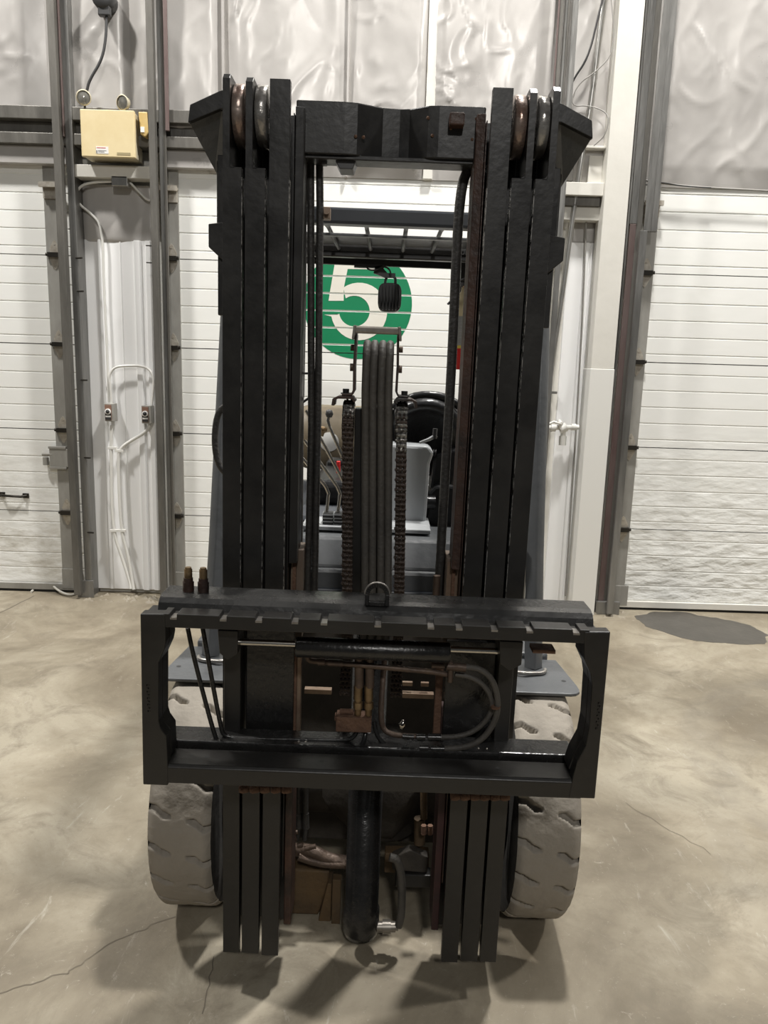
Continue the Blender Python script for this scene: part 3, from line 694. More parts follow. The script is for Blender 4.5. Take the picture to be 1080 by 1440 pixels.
# ---- hoses in the window of the mast
MB().tube([F(437, 205, 1.86), F(437, 300, 1.86), F(438, 600, 1.86), F(432, 845, 1.86)], .0085, 10).build('mast_hose', 'hose', fk)
MB().tube([F(449, 205, 1.86), F(450, 300, 1.86), F(447, 600, 1.86), F(442, 845, 1.86)], .0085, 10).build('mast_hose', 'hose', fk)
MB().tube([F(424, 230, 1.9), F(427, 300, 1.9), F(427, 400, 1.9), F(424, 560, 1.9)], .007, 8).build('mast_hose', 'hose', fk)
c = F(459, 302, 1.88); MB().box((c.x-.012, 1.86, c.z-.013), (c.x+.01, 1.89, c.z+.013)).cyl((c.x+.002, 1.85, c.z), (c.x+.002, 1.87, c.z), .006, 6).build('hose_clamp', 'tan', fk, .002)
MB().tube(smooth_path([F(672, 228, 1.86), F(655, 240, 1.86), F(648, 270, 1.86), F(643, 330, 1.86), F(636, 500, 1.86), F(627, 650, 1.86), F(616, 845, 1.86)], 2), .0115, 12).build('mast_hose', 'hose', fk)
c = F(676, 262, 1.87); MB().lathe([(.02, -.012), (.05, -.012), (.042, -.004), (.042, .004), (.05, .012), (.02, .012)], c, (1, .2, 0), 32).cyl((c.x-.012, c.y, c.z), (c.x+.012, c.y, c.z), .02).build('hose_pulley', 'black_gloss', fk)
c = F(637, 420, 1.86); MB().cyl(c, (c.x-.012, c.y, c.z-.012), .003, 6).build('zip_tie', 'ink', fk)
for pts in ([F(424, 350, 2.0), F(424, 600, 2.0), F(422, 845, 2.0)],):
    MB().tube(pts, .006, 8).build('mast_hose', 'hose', fk)
MB().tube(smooth_path([F(426, 526, 1.88), F(446, 526, 1.86), F(450, 545, 1.86), F(446, 552, 1.86), F(424, 568, 1.9)]), .003, 6).build('guide_wire', 'ink', fk)
# outer hose loop left of the mast
MB().tube(smooth_path([F(322, 570, 1.92), F(306, 580, 1.92), F(301, 620, 1.92), F(306, 655, 1.92), F(322, 672, 1.92)]), .008, 10).build('mast_hose', 'hose', fk)

# ---- free lift cylinder head: hose sheave bracket, four hoses, chain sheaves
for k, px in enumerate((515, 525.5, 537, 547.5)):
    top = F(px-1, 462 + 12, 1.83); pts = [Vector((F(px, 1000, 1.80).x, 1.80, F(px, 1000, 1.80).z))]
    x = F(px, 520, 1.775).x
    xl = F(px-1.5, 835, 1.775).x
    pts = [(xl, 1.775, .92), (xl, 1.775, 1.05), (x*.5+xl*.5, 1.773, 1.3), (x, 1.77, 1.54), (x, 1.771, 1.60)]
    for a_ in range(20, 181, 20): pts.append((x, 1.815-.044*math.cos(rad(a_)), 1.605+.044*math.sin(rad(a_))))
    pts += [(x, 1.859, 1.5), (x, 1.859, 1.1)]
    MB().tube(pts, .0092, 12).build('lift_hose', 'hose_grey', fk)
MB().lathe([(.012, -.028), (.035, -.028)]+[(.035-.006*abs(math.sin(4*PI*t/32)), -.028+.056*t/32) for t in range(33)]+[(.012, .028)], (F(531, 500, 1.81).x, 1.815, 1.605), (1, 0, 0), 30).build('hose_sheave', 'black_rust', fk)
xl, xr = F(499, 500, 1.79).x, F(560, 500, 1.79).x
for sg, xx in ((-1, xl), (1, xr)):
    zb = 1.532
    p = [(xx, 1.678), (xx-sg*.002, 1.665), (xx-sg*.0, 1.60), (xx-sg*.001, zb+.01), (xx+sg*.004, zb), (xx+sg*.026, zb-.001)]
    MB().strip(p, .005, 'y', 1.765, 1.84).build('sheave_bracket', 'zinc' if False else 'black_rust', fk, .001)
    MB().prism([(xx-sg*.004, 1.685), (xx+sg*.003, 1.685), (xx+sg*.006, 1.655), (xx+sg*.001, 1.655)], 'y', 1.74, 1.78).build('bracket_ear', 'zinc', fk, .001)
    for zz in (1.637, 1.593):
        MB().cyl((xx, 1.79, zz), (xx+sg*.010, 1.79, zz), .008 if zz > 1.6 else .010, 6).build('bracket_bolt', 'fitting', fk)
    # hold-down clamp with bolt, over the chain sheave
    cx = xx+sg*.014
    p = [(xx+sg*.002-sg*.006, zb-.016), (xx+sg*.002, zb-.007), (xx+sg*.034, zb-.007), (xx+sg*.044, zb-.012), (xx+sg*.046, zb-.026)]
    MB().strip(p, .006, 'y', 1.76, 1.84).build('clamp_plate', 'black_rust', fk, .001)
    MB().cyl((xx+sg*.018, 1.79, zb), (xx+sg*.018, 1.79, zb+.012), .0075, 6).cyl((xx+sg*.018, 1.79, zb), (xx+sg*.018, 1.79, zb+.003), .012, 10).build('clamp_bolt', 'black', fk)
MB().box((xl-.002, 1.742, 1.668), (xr+.002, 1.76, 1.684)).build('top_retainer', 'zinc', fk, .004)
MB().box((xl+.004, 1.80, .95), (xr-.004, 1.85, 1.50)).build('hose_guide', 'black', fk, .002)
MB().cyl((F(531, 700, 1.9).x, 1.90, .9), (F(531, 700, 1.9).x, 1.90, 1.46), .03, 20).build('lift_ram', 'black_gloss', fk)

# chains of individual links
def link_mesh(name, m):
    b = MB()
    for k, xx in enumerate((-.0115, -.0066, -.0017, .0032, .0081)):
        off = 0 if k % 2 == 0 else .0115
        pr = []
        for i in range(7): t = PI*i/6; pr.append((.0074*math.cos(t), .0058+off+.0068*math.sin(t)))
        pr += [(-.0064, 0+off)]
        for i in range(7): t = PI+PI*i/6; pr.append((.0074*math.cos(t), -.0058+off+.0068*math.sin(t)))
        pr += [(.0064, 0+off)]
        pr = [(p[1-1], p[1]) for p in pr]
        b.prism(pr, 'x', xx, xx+.0048)
    b.cyl((-.0135, 0, -.006), (.0140, 0, -.006), .0032, 6)
    me = b
    return me
def chain(px0, py0, px1, py1, label, wet):
    ctop = F(px0, py0, 1.79); cbot = F(px1, py1, 1.775)
    xs = ctop.x
    root = MB().lathe([(.01, -.013), (.046, -.013), (.046, -.010), (.036, -.008), (.036, .008), (.046, .010), (.046, .013), (.01, .013)], (xs, 1.812, 1.468), (1, 0, 0), 32).build('chain_sheave', 'black_gloss', fk)
    holder = bpy.data.objects.new('lift_chain', None); C.objects.link(holder); holder.parent = fk; ORG[holder] = ORG[fk]; holder.empty_display_size = .02
    if label: holder['label'] = label
    src = {}
    for key, m in (('d', 'chain'), ('w', 'chain_wet')):
        b = link_mesh('chain_link', m); o = b.build('chain_link', m, holder, org=None)
        # mesh was shifted by the origin: put it back around zero
        for v_ in o.data.vertices: v_.co += Vector((0, RY, 0))
        src[key] = o
    def place(first, key, loc, rx):
        o = src[key]
        if not first[key]: first[key] = True
        else: o = src[key].copy(); C.objects.link(o); o.parent = holder
        o.location = (loc[0], loc[1]-RY, loc[2]); o.rotation_euler = (rx, random.uniform(-.03, .03), 0)
    fl_ = {'d': False, 'w': False}
    pitch = .0232; R1 = .042
    for a_ in range(0, 175, 32):     # over the sheave
        t = rad(a_); place(fl_, 'w' if a_ > 0 else 'd', (xs, 1.812-R1*math.cos(t), 1.468+R1*math.sin(t)), -t)
    z = 1.462
    while z > .80:
        t = (1.46-z)/(1.46-1.05); x = xs+(cbot.x-xs)*min(t, 1.15)
        place(fl_, 'w' if wet and z > 1.40 else 'd', (x, 1.77, z), 0); z -= pitch
    z = 1.462-pitch
    return holder
chain(490, 575, 488, 838, 'rusty brown lift chain left of the hoses', False)
chain(565, 578, 561, 838, 'black greasy lift chain right of the hoses', True)

# brown wear pads standing inside the inner rails
for sg, px in ((-1, 419), (1, 634)):
    a_ = F(px-7, 768 if sg < 0 else 778, 1.84); b_ = F(px+9, 835, 1.84)
    MB().box((a_.x, 1.80, .93), (b_.x, 1.88, a_.z)).build('wear_pad', 'pad', fk, .002)
    MB().box((a_.x+.002, 1.798, a_.z-.12), (a_.x+.005 if sg < 0 else b_.x-.003, 1.80, a_.z-.01)).build('pad_edge', 'tan', fk)
    x = sg*.192
    MB().box((x-.004, 1.79, 1.04), (x+.004, 1.80, 1.16)).build('worn_glint_edge', 'rust', fk)
c = F(614, 820, 1.80); MB().cyl((c.x, c.y, .95), (c.x, c.y, c.z+.02), .009, 8).build('guide_pin', 'fitting', fk)

# ---- lower mast: central cylinder, hose elbow, cross members
cx = F(511, 1200, 1.86).x
MB().lathe([(0, .06), (.046, .06), (.05, .075), (.05, .135), (.046, .14), (.046, .95), (0, .95)], (cx, 1.87, 0), (0, 0, 1), 36).build('lift_cylinder', 'black_gloss', fk)
MB().tube(smooth_path([F(548, 1205, 1.86), F(560, 1208, 1.86), F(566, 1240, 1.86), F(564, 1290, 1.86), F(560, 1302, 1.86)]), .011, 12).build('elbow_hose', 'hose_grey', fk)
a_ = F(530, 1303, 1.86); b_ = F(556, 1303, 1.86)
MB().cyl(a_, b_, .014, 12).cyl(a_+(b_-a_)*.3, a_+(b_-a_)*.75, .019, 6).cyl(b_, b_+Vector((.008, 0, 0)), .010, 8).build('hose_coupling', 'zinc', fk)
# rail foot stops, rusty rollers under the carriage
for sg in (-1, 1):
    for k in range(5 if sg < 0 else 6):
        px = (343+15*k) if sg < 0 else (640+14*k)
        c = F(px, 1114 if sg < 0 else 1122, 1.64)
        MB().lathe([(0, -.012), (.008, -.011), (.0105, -.004), (.0100, .004), (.008, .011), (0, .012)], c+Vector((0, 0, .006)), (1, 0, .1), 12).build('rusty_hook_bolt', 'rust', fk)
    MB().box((sg*.2, 1.62, .70), (sg*.345, 1.68, .735)).build('lower_hook_bar', 'black_rust', fk, .003)
    # brown inner mast flank low down, bolts
    MB().box((sg*.185, 1.775, .15), (sg*.203, 1.87, .75)).build('inner_guide', 'maroon' if sg > 0 else 'black_rust', fk, .002)

# ---- load carriage: side-shift frame
fr = bpy.data.objects.new('carriage', None); C.objects.link(fr); fr.parent = fk; ORG[fr] = ORG[fk]; fr.empty_display_size = .05
def G(px, py, Y=1.50): q = F(px, py, Y); return (q.x, q.z)
YF = 1.50
# side plates with the waisted inner edge
left = [G(197, 866), G(232, 866), G(233, 905), G(231, 916), G(223, 934), G(223, 1016), G(226, 1026), G(234, 1037), G(236, 1082), G(236, 1107), G(201, 1106)]
MB().prism(left, 'y', YF, YF+.03).build('side_plate', 'black', fr, .0025)
MB().prism([G(205, 880), G(232, 880), G(233, 905), G(231, 916), G(223, 934), G(223, 1016), G(226, 1026), G(234, 1037), G(236, 1075), G(205, 1075)], 'y', YF+.03, YF+.075).build('side_plate', 'black', fr, .0025)
right = [G(822, 886), G(859, 886), G(837, 1121), G(800, 1120), G(806, 1090), G(812, 1068), G(824, 1046), G(829, 1020), G(833, 960), G(831, 945), G(822, 925)]
MB().prism(right, 'y', YF, YF+.03).build('side_plate', 'black', fr, .0025)
MB().prism([G(824, 900, YF), G(848, 900), G(834, 1100), G(804, 1090), G(812, 1068), G(824, 1046), G(829, 1020), G(833, 960), G(831, 945), G(822, 925)], 'y', YF+.03, YF+.08).build('side_plate', 'black', fr, .0025)
# top bar with notches
def bar_line(x0, x1, t): return x0+(x1-x0)*t
zt = G(500, 874)[1]; zb = G(500, 893)[1]
xs = sorted([G(px, 875)[0] for px in (243, 313, 363, 414, 455, 531, 606, 646, 696, 746, 812)])
x0 = G(228, 870)[0]; x1 = G(830, 885)[0]
top = [(x0, zt)]
for x in xs: top += [(x-.0075, zt), (x-.006, zt-.0075), (x+.0075, zt-.0075), (x+.0075, zt)]
top += [(x1, zt)]
MB().prism(top+[(x1, zb), (x0, zb)], 'y', YF+.0015, YF+.045).build('top_fork_bar', 'black', fr, .0012)
for x in xs: MB().box((x-.006, YF+.001, zt-.0115), (x+.0075, YF+.03, zt-.0072)).build('bare_notch', 'notch', fr)
# bottom bar
zb0 = G(500, 1112)[1]; zb1 = G(500, 1090)[1]
MB().prism([(YF+.0015, zb0), (YF+.0015, zb1), (YF+.008, zb1+.006), (YF+.075, zb1+.006), (YF+.075, zb0)], 'x', G(201, 1106)[0]+.03, G(837, 1121)[0]-.03).build('bottom_fork_bar', 'black', fr, .002)
hb = MB()
for px in (520, 452, 420, 290, 700): q = F(px, 1079, YF+.04); hb.lathe([(0, .0), (.005, .0)], (q.x, q.y, zb1+.0066), (0, 0, 1), 10)
hb.build('tapped_holes', 'ink', fr)
# the carriage behind: round-nosed top rail and lower bar
xa, xb = F(228, 850, 1.60).x, F(830, 865, 1.60).x
zr = 1.098
prf = [(1.66, zr-.045), (1.66, zr), (1.60, zr), (1.583, zr-.004), (1.572, zr-.013), (1.566, zr-.03), (1.566, zr-.045)]
MB().prism(prf, 'x', xa, xb).build('top_rail', 'rail_top', fr, .0015)
MB().box((xa-.02, 1.548, zr-.05), (xb+.004, 1.60, zr-.028)).build('rail_cap', 'black', fr, .002)
MB().box((xa+.03, 1.55, G(500, 893, 1.55)[1]), (xb-.03, 1.62, zr-.045)).build('rail_underside', 'black_rust', fr, .002)
MB().box((F(236, 1050, 1.6).x, 1.585, .735), (F(806, 1060, 1.6).x, 1.655, .762)).build('lower_rail', 'black_gloss', fr, .003)
MB().box((F(236, 1050, 1.6).x, 1.60, .70), (F(806, 1060, 1.6).x, 1.655, .735)).build('lower_rail_web', 'black', fr, .003)
wl_ = MB()
for px, py in ((420, 1047), (430, 1047), (672, 1059), (684, 1059)):
    q = F(px, py, 1.60); wl_.lathe([(0, .003), (.003, .0)], (q.x, q.y, .762), (0, 0, 1), 6)
wl_.build('weld_spatter', 'zinc', fr, kind='stuff')
# lifting eye
e = F(530, 850, 1.60); pr = []
for t in range(13): an = PI*t/12; pr.append((e.x+.026*math.cos(an), zr+.022+.026*math.sin(an)))
pr += [(e.x-.026, zr-.004), (e.x+.026, zr-.004)]
eye = MB(); outer = pr[:13]
inn = [(e.x+.017*math.cos(PI*t/12), zr+.020+.0175*math.sin(PI*t/12)) for t in range(13)]
for i in range(12): eye.prism([outer[i], outer[i+1], inn[i+1], inn[i]], 'y', 1.575, 1.587)
eye.box((e.x+.017, 1.575, zr-.004), (e.x+.026, 1.587, zr+.022)).box((e.x-.026, 1.575, zr-.004), (e.x-.017, 1.587, zr+.022)).box((e.x-.017, 1.575, zr-.004), (e.x+.017, 1.587, zr+.006))
eye.build('lifting_eye', 'black_gloss', fr, .001)
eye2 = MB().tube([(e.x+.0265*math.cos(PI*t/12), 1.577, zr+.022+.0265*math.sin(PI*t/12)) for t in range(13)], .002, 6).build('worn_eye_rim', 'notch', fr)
# capped adapters standing on the rail
for px in (265, 286):
    q = F(px, 835, 1.62)
    MB().cyl((q.x, 1.62, zr-.02), (q.x, 1.62, zr+.022), .0125, 6).cyl((q.x, 1.62, zr+.018), (q.x, 1.62, zr+.03), .0105, 12).build('adapter_body', 'black_rust', fr)
    MB().cyl((q.x, 1.62, zr+.03), (q.x, 1.62, zr+.05), .009, 6).cyl((q.x, 1.62, zr+.048), (q.x, 1.62, zr+.054), .007, 12).build('adapter_cap', 'brass', fr)
# uprights and face plates
def vplate(pxa, pxb, pya, pyb, Y, m, name, th=.014, ytop=None):
    a_ = F(pxa, (pya+pyb)/2, Y); b_ = F(pxb, (pya+pyb)/2, Y); t_ = F(pxa, pya, Y).z; o_ = F(pxa, pyb, Y).z
    return MB().box((a_.x, Y, o_), (b_.x, Y+th, t_)).build(name, m, fr, .002)
vplate(315, 338, 885, 1038, 1.64, 'black', 'upright', .05)
vplate(346, 413, 885, 1040, 1.672, 'black_gloss', 'face_plate')
vplate(417, 423, 905, 1038, 1.675, 'tan', 'worn_strip', .02)
vplate(413, 417, 905, 1038, 1.675, 'rust', 'worn_strip', .02)
vplate(625, 694, 900, 1050, 1.672, 'black_gloss', 'face_plate')
vplate(612, 622, 905, 1045, 1.675, 'rust', 'worn_strip', .02)
vplate(699, 720, 890, 1055, 1.64, 'black', 'upright', .05)
# side-shift cylinder, chrome rods, lugs
a_ = F(417, 908, 1.575); b_ = F(632, 917, 1.575); zc = (a_.z+b_.z)/2
MB().lathe([(0, 0), (.0205, 0), (.0225, .004), (.0225, b_.x-a_.x-.004), (.0205, b_.x-a_.x), (0, b_.x-a_.x)], (a_.x, 1.565, zc+.002), (1, 0, 0), 24).build('side_shift_cylinder', 'black_gloss', fr)
MB().cyl((F(338, 903, 1.58).x, 1.57, zc+.006), (a_.x, 1.57, zc+.006), .0075, 14).build('chrome_rod', 'chrome', fr)
MB().cyl((b_.x, 1.58, zc+.004), (F(703, 915, 1.58).x, 1.58, zc+.004), .0075, 14).build('chrome_rod', 'chrome', fr)
for pxa, pxb in ((308, 336), (702, 733)):
    p0 = F(pxa, 890, 1.56); p1 = F(pxb, 915, 1.56)
    MB().prism([(p0.x, zc+.04), (p1.x, zc+.04), (p1.x, zc-.012), ((p0.x+p1.x)/2, zc-.026), (p0.x+.004, zc-.012)], 'y', 1.545, 1.62).build('rod_lug', 'black', fr, .002)
MB().box((F(750, 908, 1.56).x, 1.56, zc+.010), (F(782, 908, 1.56).x, 1.60, zc+.018)).build('rust_strip', 'rust', fr)

# steel tubes and hoses across the carriage window
def T3(pts, r, nm, m, it=3, n=10): return MB().tube(smooth_path(pts, it), r, n).build(nm, m, fr)
T3([F(264, 885, 1.60), F(272, 925, 1.60), F(302, 1038, 1.60), F(308, 1048, 1.60), F(325, 1050, 1.60), F(440, 1052, 1.60), F(505, 1053, 1.60), F(513, 1040, 1.60), F(514, 1028, 1.61)], .0052, 'steel_tube', 'black_gloss')
T3([F(285, 885, 1.61), F(293, 930, 1.61), F(311, 1028, 1.61), F(316, 1037, 1.61), F(340, 1040, 1.61), F(440, 1041, 1.61), F(490, 1041, 1.61), F(500, 1034, 1.61), F(502, 1026, 1.61)], .0052, 'steel_tube', 'black_gloss')
T3([F(541, 925, 1.66), F(538, 960, 1.64), F(535, 1010, 1.62), F(540, 1028, 1.62), F(556, 1034, 1.61), F(585, 1035, 1.61)], .0062, 'steel_tube', 'fitting')
T3([F(526, 1015, 1.62), F(530, 1036, 1.61), F(545, 1050, 1.61), F(570, 1050, 1.61), F(590, 1050, 1.61)], .005, 'steel_tube', 'black_gloss')
T3([F(655, 937, 1.585), F(676, 939, 1.585), F(694, 955, 1.585), F(701, 985, 1.585), F(697, 1012, 1.585), F(680, 1038, 1.585), F(655, 1050, 1.585), F(625, 1052, 1.59)], .0068, 'carriage_hose', 'hose_grey')
T3([F(640, 947, 1.60), F(665, 951, 1.60), F(685, 966, 1.60), F(694, 990, 1.60), F(686, 1010, 1.60), F(668, 1027, 1.60), F(645, 1035, 1.60), F(615, 1036, 1.60)], .006, 'carriage_hose', 'hose_grey')
T3([F(438, 930, 1.60), F(480, 933, 1.59), F(560, 940, 1.59), F(610, 944, 1.59), F(635, 949, 1.595)], .0062, 'carriage_hose', 'fitting', 2)
T3([F(433, 918, 1.60), F(432, 928, 1.60), F(440, 931, 1.60), F(450, 931, 1.60)], .006, 'elbow', 'fitting')
for pa, pb, r in (((447, 931), (457, 931), .0085), ((461, 932), (482, 933), .008), ((586, 1036), (598, 1036), .008), ((602, 1036), (620, 1036), .0085), ((590, 1051), (602, 1051), .008), ((606, 1052), (625, 1052), .0075), ((566, 1035), (582, 1036), .006)):
    MB().cyl(F(*pa, 1.59), F(*pb, 1.59), r, 6).build('hose_fitting', 'fitting' if pa[1] < 1000 else 'black_gloss', fr)
MB().cyl(F(607, 934, 1.585), F(625, 935, 1.585), .008, 6).cyl(F(628, 936, 1.585), F(655, 938, 1.585), .0095, 6).cyl(F(634, 930, 1.585), F(633, 958, 1.585), .006, 6).build('valve_fitting', 'fitting', fr)
MB().cyl(F(697, 992, 1.582), F(697, 994, 1.582), .011, 8).cyl(F(692, 993, 1.58), F(704, 993, 1.58), .0016, 6).build('hose_tie', 'rust', fr)
a_ = F(473, 1006, 1.60); b_ = F(522, 1028, 1.60)
MB().box((a_.x, 1.59, b_.z), (b_.x, 1.63, a_.z)).box((a_.x-.004, 1.595, a_.z-.012), (a_.x, 1.62, a_.z-.002)).cyl(F(478, 1001, 1.61), F(497, 1001, 1.61), .007, 8).build('manifold_block', 'rust', fr, .002)
for px, m in ((505, 'brass'), (520, 'brass')):
    tp = F(px, 938, 1.63)
    MB().cyl(F(px, 922, 1.60), F(px, 966, 1.60), .0102, 12).build('ferrule', 'fitting', fr)
    MB().cyl(F(px-1.5, 964, 1.60), F(px-1.5, 984, 1.60), .0098, 6).cyl(F(px-1.5, 982, 1.60), F(px-2, 1008, 1.605), .0078, 10).cyl(F(px-1.5, 987, 1.60), F(px-1.5, 996, 1.60), .0108, 6).build('brass_fitting', 'brass', fr)
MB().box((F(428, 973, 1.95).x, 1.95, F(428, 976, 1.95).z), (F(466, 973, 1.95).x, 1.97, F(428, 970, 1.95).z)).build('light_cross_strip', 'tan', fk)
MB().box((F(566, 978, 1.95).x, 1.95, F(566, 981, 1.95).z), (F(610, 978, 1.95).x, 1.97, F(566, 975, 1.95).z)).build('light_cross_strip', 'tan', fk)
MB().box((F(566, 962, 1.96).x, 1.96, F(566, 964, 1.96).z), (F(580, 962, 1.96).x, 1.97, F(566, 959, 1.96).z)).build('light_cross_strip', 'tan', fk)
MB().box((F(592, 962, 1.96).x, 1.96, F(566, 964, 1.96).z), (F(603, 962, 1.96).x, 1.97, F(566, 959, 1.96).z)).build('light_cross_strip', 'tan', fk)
c = F(566, 1018, 1.75); MB().lathe([(0, -.01), (.007, -.01), (.009, 0), (.004, .01), (0, .012)], c, (.3, 0, 1), 10).build('grease_fitting', 'chrome', fk)
# cast lettering blocks on the side plates (worn illegible)
for px, py0, py1, pxo in ((208, 965, 1006, 2), (843, 985, 1025, -4)):
    b = MB()
    for k in range(9):
        t = k/9; q = F(px+pxo*t, py0+(py1-py0)*t, YF)
        b.box((q.x-.003, YF-.0008, q.z-.0025), (q.x+.003, YF+.001, q.z))
        b.box((q.x-.003+.003*(k % 2), YF-.0008, q.z-.0045), (q.x-.001+.003*(k % 2), YF+.001, q.z))
    b.build('worn_cast_marks', 'black_gloss', fr)

# ---- wheels: solid tyres with shoulder lugs
def tyre_mesh(sg):
    u0, u1 = .402, .567; R0 = .345; NL = 21; na = NL*22; nu = 44; vs = []; fs = []
    prof = []
    for j in range(nu+1):
        t = j/nu; e = min(t, 1-t)*(u1-u0); r = R0
        if e < .022: r = R0-.012*(1-e/.022)**2
        prof.append((u0+(u1-u0)*t, r, t))
    def groove(ang, t):
        for side in (0, 1):
            tt = t if side == 0 else 1-t
            if tt < .38:
                ph = (ang/(2*PI)*NL + (.5 if side else 0))
                # the groove bends as it runs in from the shoulder
                bend = 0 if tt < .12 else (.16*(tt-.12)/.12 if tt < .24 else .16+(.05*(tt-.24)/.14))
                d = abs(((ph+bend*(1 if (side == 0) == (sg > 0) else -1)) % 1)-.5)*(2*PI*R0/NL)
                wd =   .0068 if tt < .26 else .0068*(1-(tt-.26)/.14)
                if d < wd: return 1
                if d < wd+.003: return .5*(1-(d-wd)/.003)
        return 0
    for i in range(na):
        a = 2*PI*i/na
        for (u, r, t) in prof:
            rr = r-.020*groove(a, t)+.0012*noise.noise(Vector((u*40, math.cos(a)*14, math.sin(a)*14)))
            vs.append((sg*u, RY-rr*math.cos(a), .345+rr*math.sin(a)))
    m = nu+1
    for i in range(na):
        j = (i+1) % na
        for k in range(nu): fs.append((i*m+k, j*m+k, j*m+k+1, i*m+k+1))
    b = MB(); b.add(vs, fs, True); return b
for sg in (-1, 1):
    ty = tyre_mesh(sg).build('drive_tyre', 'tyre', fk)
    MB().lathe([(.331, .402), (.32, .396), (.26, .392), (.20, .40)], (0, RY, .345), (sg, 0, 0), 64).lathe([(.331, .567), (.30, .572), (.22, .57), (.20, .56)], (0, RY, .345), (sg, 0, 0), 64).build('sidewall', 'tyre_side', ty)
    MB().lathe([(.20, .40), (.19, .43), (.19, .53), (.2, .56), (.12, .52), (.06, .53), (0, .53)], (0, RY, .345), (sg, 0, 0), 40).build('rim', 'grey_light', ty)
    for k in range(6):
        an = PI*k/3; MB().cyl((sg*.515, RY+.09*math.cos(an), .345+.09*math.sin(an)), (sg*.54, RY+.09*math.cos(an), .345+.09*math.sin(an)), .011, 6).build('wheel_nut', 'zinc', ty)
    MB().lathe([(0, 0), (.16, 0), (.17, .02), (.17, .05), (.12, .06), (.12, .14), (0, .14)], (sg*.40, RY, .345), (-sg, 0, 0), 30).build('brake_drum', 'under', fk)
    # step plate above the tyre
    if sg < 0: pts = [F(252, 925, 2.26), F(224, 970, 2.12), F(318, 975, 2.12), F(318, 930, 2.26)]
    else: pts = [F(790, 925, 2.26), F(812, 985, 2.12), F(722, 985, 2.12), F(722, 930, 2.26)]
    zz = .715
    p2 = [(p.x, p.y) for p in pts]
    # rounded outer front corner
    xo = sg*.60 if sg > 0 else -.605
    p2 = [(sg*.37, 2.06), (sg*.575, 2.06), (sg*.59, 2.065), (sg*.602, 2.078), (sg*.605, 2.095), (sg*.605, 2.12), (sg*.585, 2.32), (sg*.37, 2.32)]
    st = MB().prism(p2, 'z', .690, .70).build('step_plate', 'grey', fk, .003)
    MB().lathe([(0, .0), (.007, .0)], (sg*.572, 2.15, .7005), (0, 0, 1), 14).build('step_hole', 'ink', st)
    MB().box((sg*.40, 2.32, .45), (sg*.56, 2.5, .72)).box((sg*.36, 2.06, .66), (sg*.38, 2.5, .72)).build('fender', 'grey', fk, .01)
    # front leg of the overhead guard
    b0 = Vector((sg*.50, 2.25, .70)); b1 = Vector((sg*.488, 2.30, 1.05)); b2 = Vector((sg*.478, 2.42, 1.72)); b3 = Vector((sg*.47, 2.50, 2.0))
    MB().tube([b0, b1, b2, b3], .030, 4).build('guard_front_leg', 'grey', fk, .006)
    MB().box((sg*.385, 2.29, .70), (sg*.42, 2.33, 1.12)).build('leg_gusset', 'grey', fk, .003)
    MB().tube(smooth_path([(sg*.42, 2.20, .705), (sg*.45, 2.17, .712), (sg*.48, 2.18, .708), (sg*.52, 2.19, .706), (sg*.53, 2.22, .705)]), .0065, 8).build('weld_bead', 'notch', fk)
    MB().cyl((sg*.385, 2.15, .73), (sg*.385, 2.15, .76), .012, 6).build('step_bolt', 'black', fk)
    # inner body side
    MB().box((sg*.30, 2.0, .18), (sg*.38, 3.6, .62)).build('side_frame', 'grey_dark', fk, .006)

# ---- underneath: axle, tilt and frame pieces seen between the rails
MB().cyl((-.38, RY, .345), (.38, RY, .345), .085, 20).lathe([(0, -.16), (.09, -.16), (.17, -.06), (.18, .05), (.10, .14), (0, .14)], (.03, RY, .38), (1, 0, 0), 28).build('drive_axle', 'under', fk)
a_ = F(404, 1222, 2.0); b_ = F(462, 1288, 2.0)
MB().prism([(a_.x-.03, a_.z), (b_.x, a_.z-.004), (b_.x-.004, a_.z-.05), (b_.x-.03, b_.z), (a_.x-.03, b_.z)], 'y', 2.0, 2.06).build('axle_housing', 'axle', fk, .006)
MB().prism([(b_.x-.004, a_.z-.03), (b_.x+.008, a_.z-.03), (b_.x+.008, b_.z-.02), (b_.x-.03, b_.z-.04), (b_.x-.028, b_.z)], 'y', 1.98, 2.04).box((b_.x+.01, 1.97, b_.z-.04), (b_.x+.035, 2.0, a_.z-.01)).build('mast_mount', 'axle', fk, .003)
MB().tube(smooth_path([F(415, 1195, 1.97), F(440, 1196, 1.96), F(460, 1208, 1.96), F(492, 1213, 1.96)]), .018, 10).tube(smooth_path([F(420, 1205, 1.95), F(450, 1215, 1.95), F(492, 1216, 1.95)]), .012, 8).build('steer_linkage', 'fitting', fk)
for px in (419, 429):
    MB().cyl(F(px, 1105, 1.95), F(px, 1146, 1.95), .009, 10).cyl(F(px, 1144, 1.95), F(px+1, 1165, 1.95), .0105, 8).cyl(F(px+1, 1165, 1.95), F(px-1, 1182, 1.95), .006, 8).build('tilt_hose', 'hose', fk)
for px, py in ((411, 1172), (409, 1181), (418, 1190), (428, 1194), (436, 1192)):
    c = F(px, py, 1.94); MB().cyl(c, c+Vector((.016, 0, .004)), .007, 6).build('hose_fitting', 'fitting', fk)
a_ = F(552, 1196, 2.0); b_ = F(600, 1218, 2.0)
MB().prism([(a_.x, a_.z), (a_.x+.05, a_.z+.025), (b_.x, a_.z+.004), (b_.x, b_.z), (a_.x, b_.z+.006)], 'y', 1.97, 2.0).build('axle_cap', 'under', fk, .003)
MB().box((a_.x+.01, 1.96, b_.z-.04), (b_.x+.01, 2.0, b_.z)).build('axle_clamp', 'black', fk, .003)
MB().box((F(540, 1232, 2.02).x, 2.02, .20), (F(602, 1232, 2.02).x, 2.06, F(560, 1228, 2.02).z)).build('transmission_cover', 'axle', fk, .004)
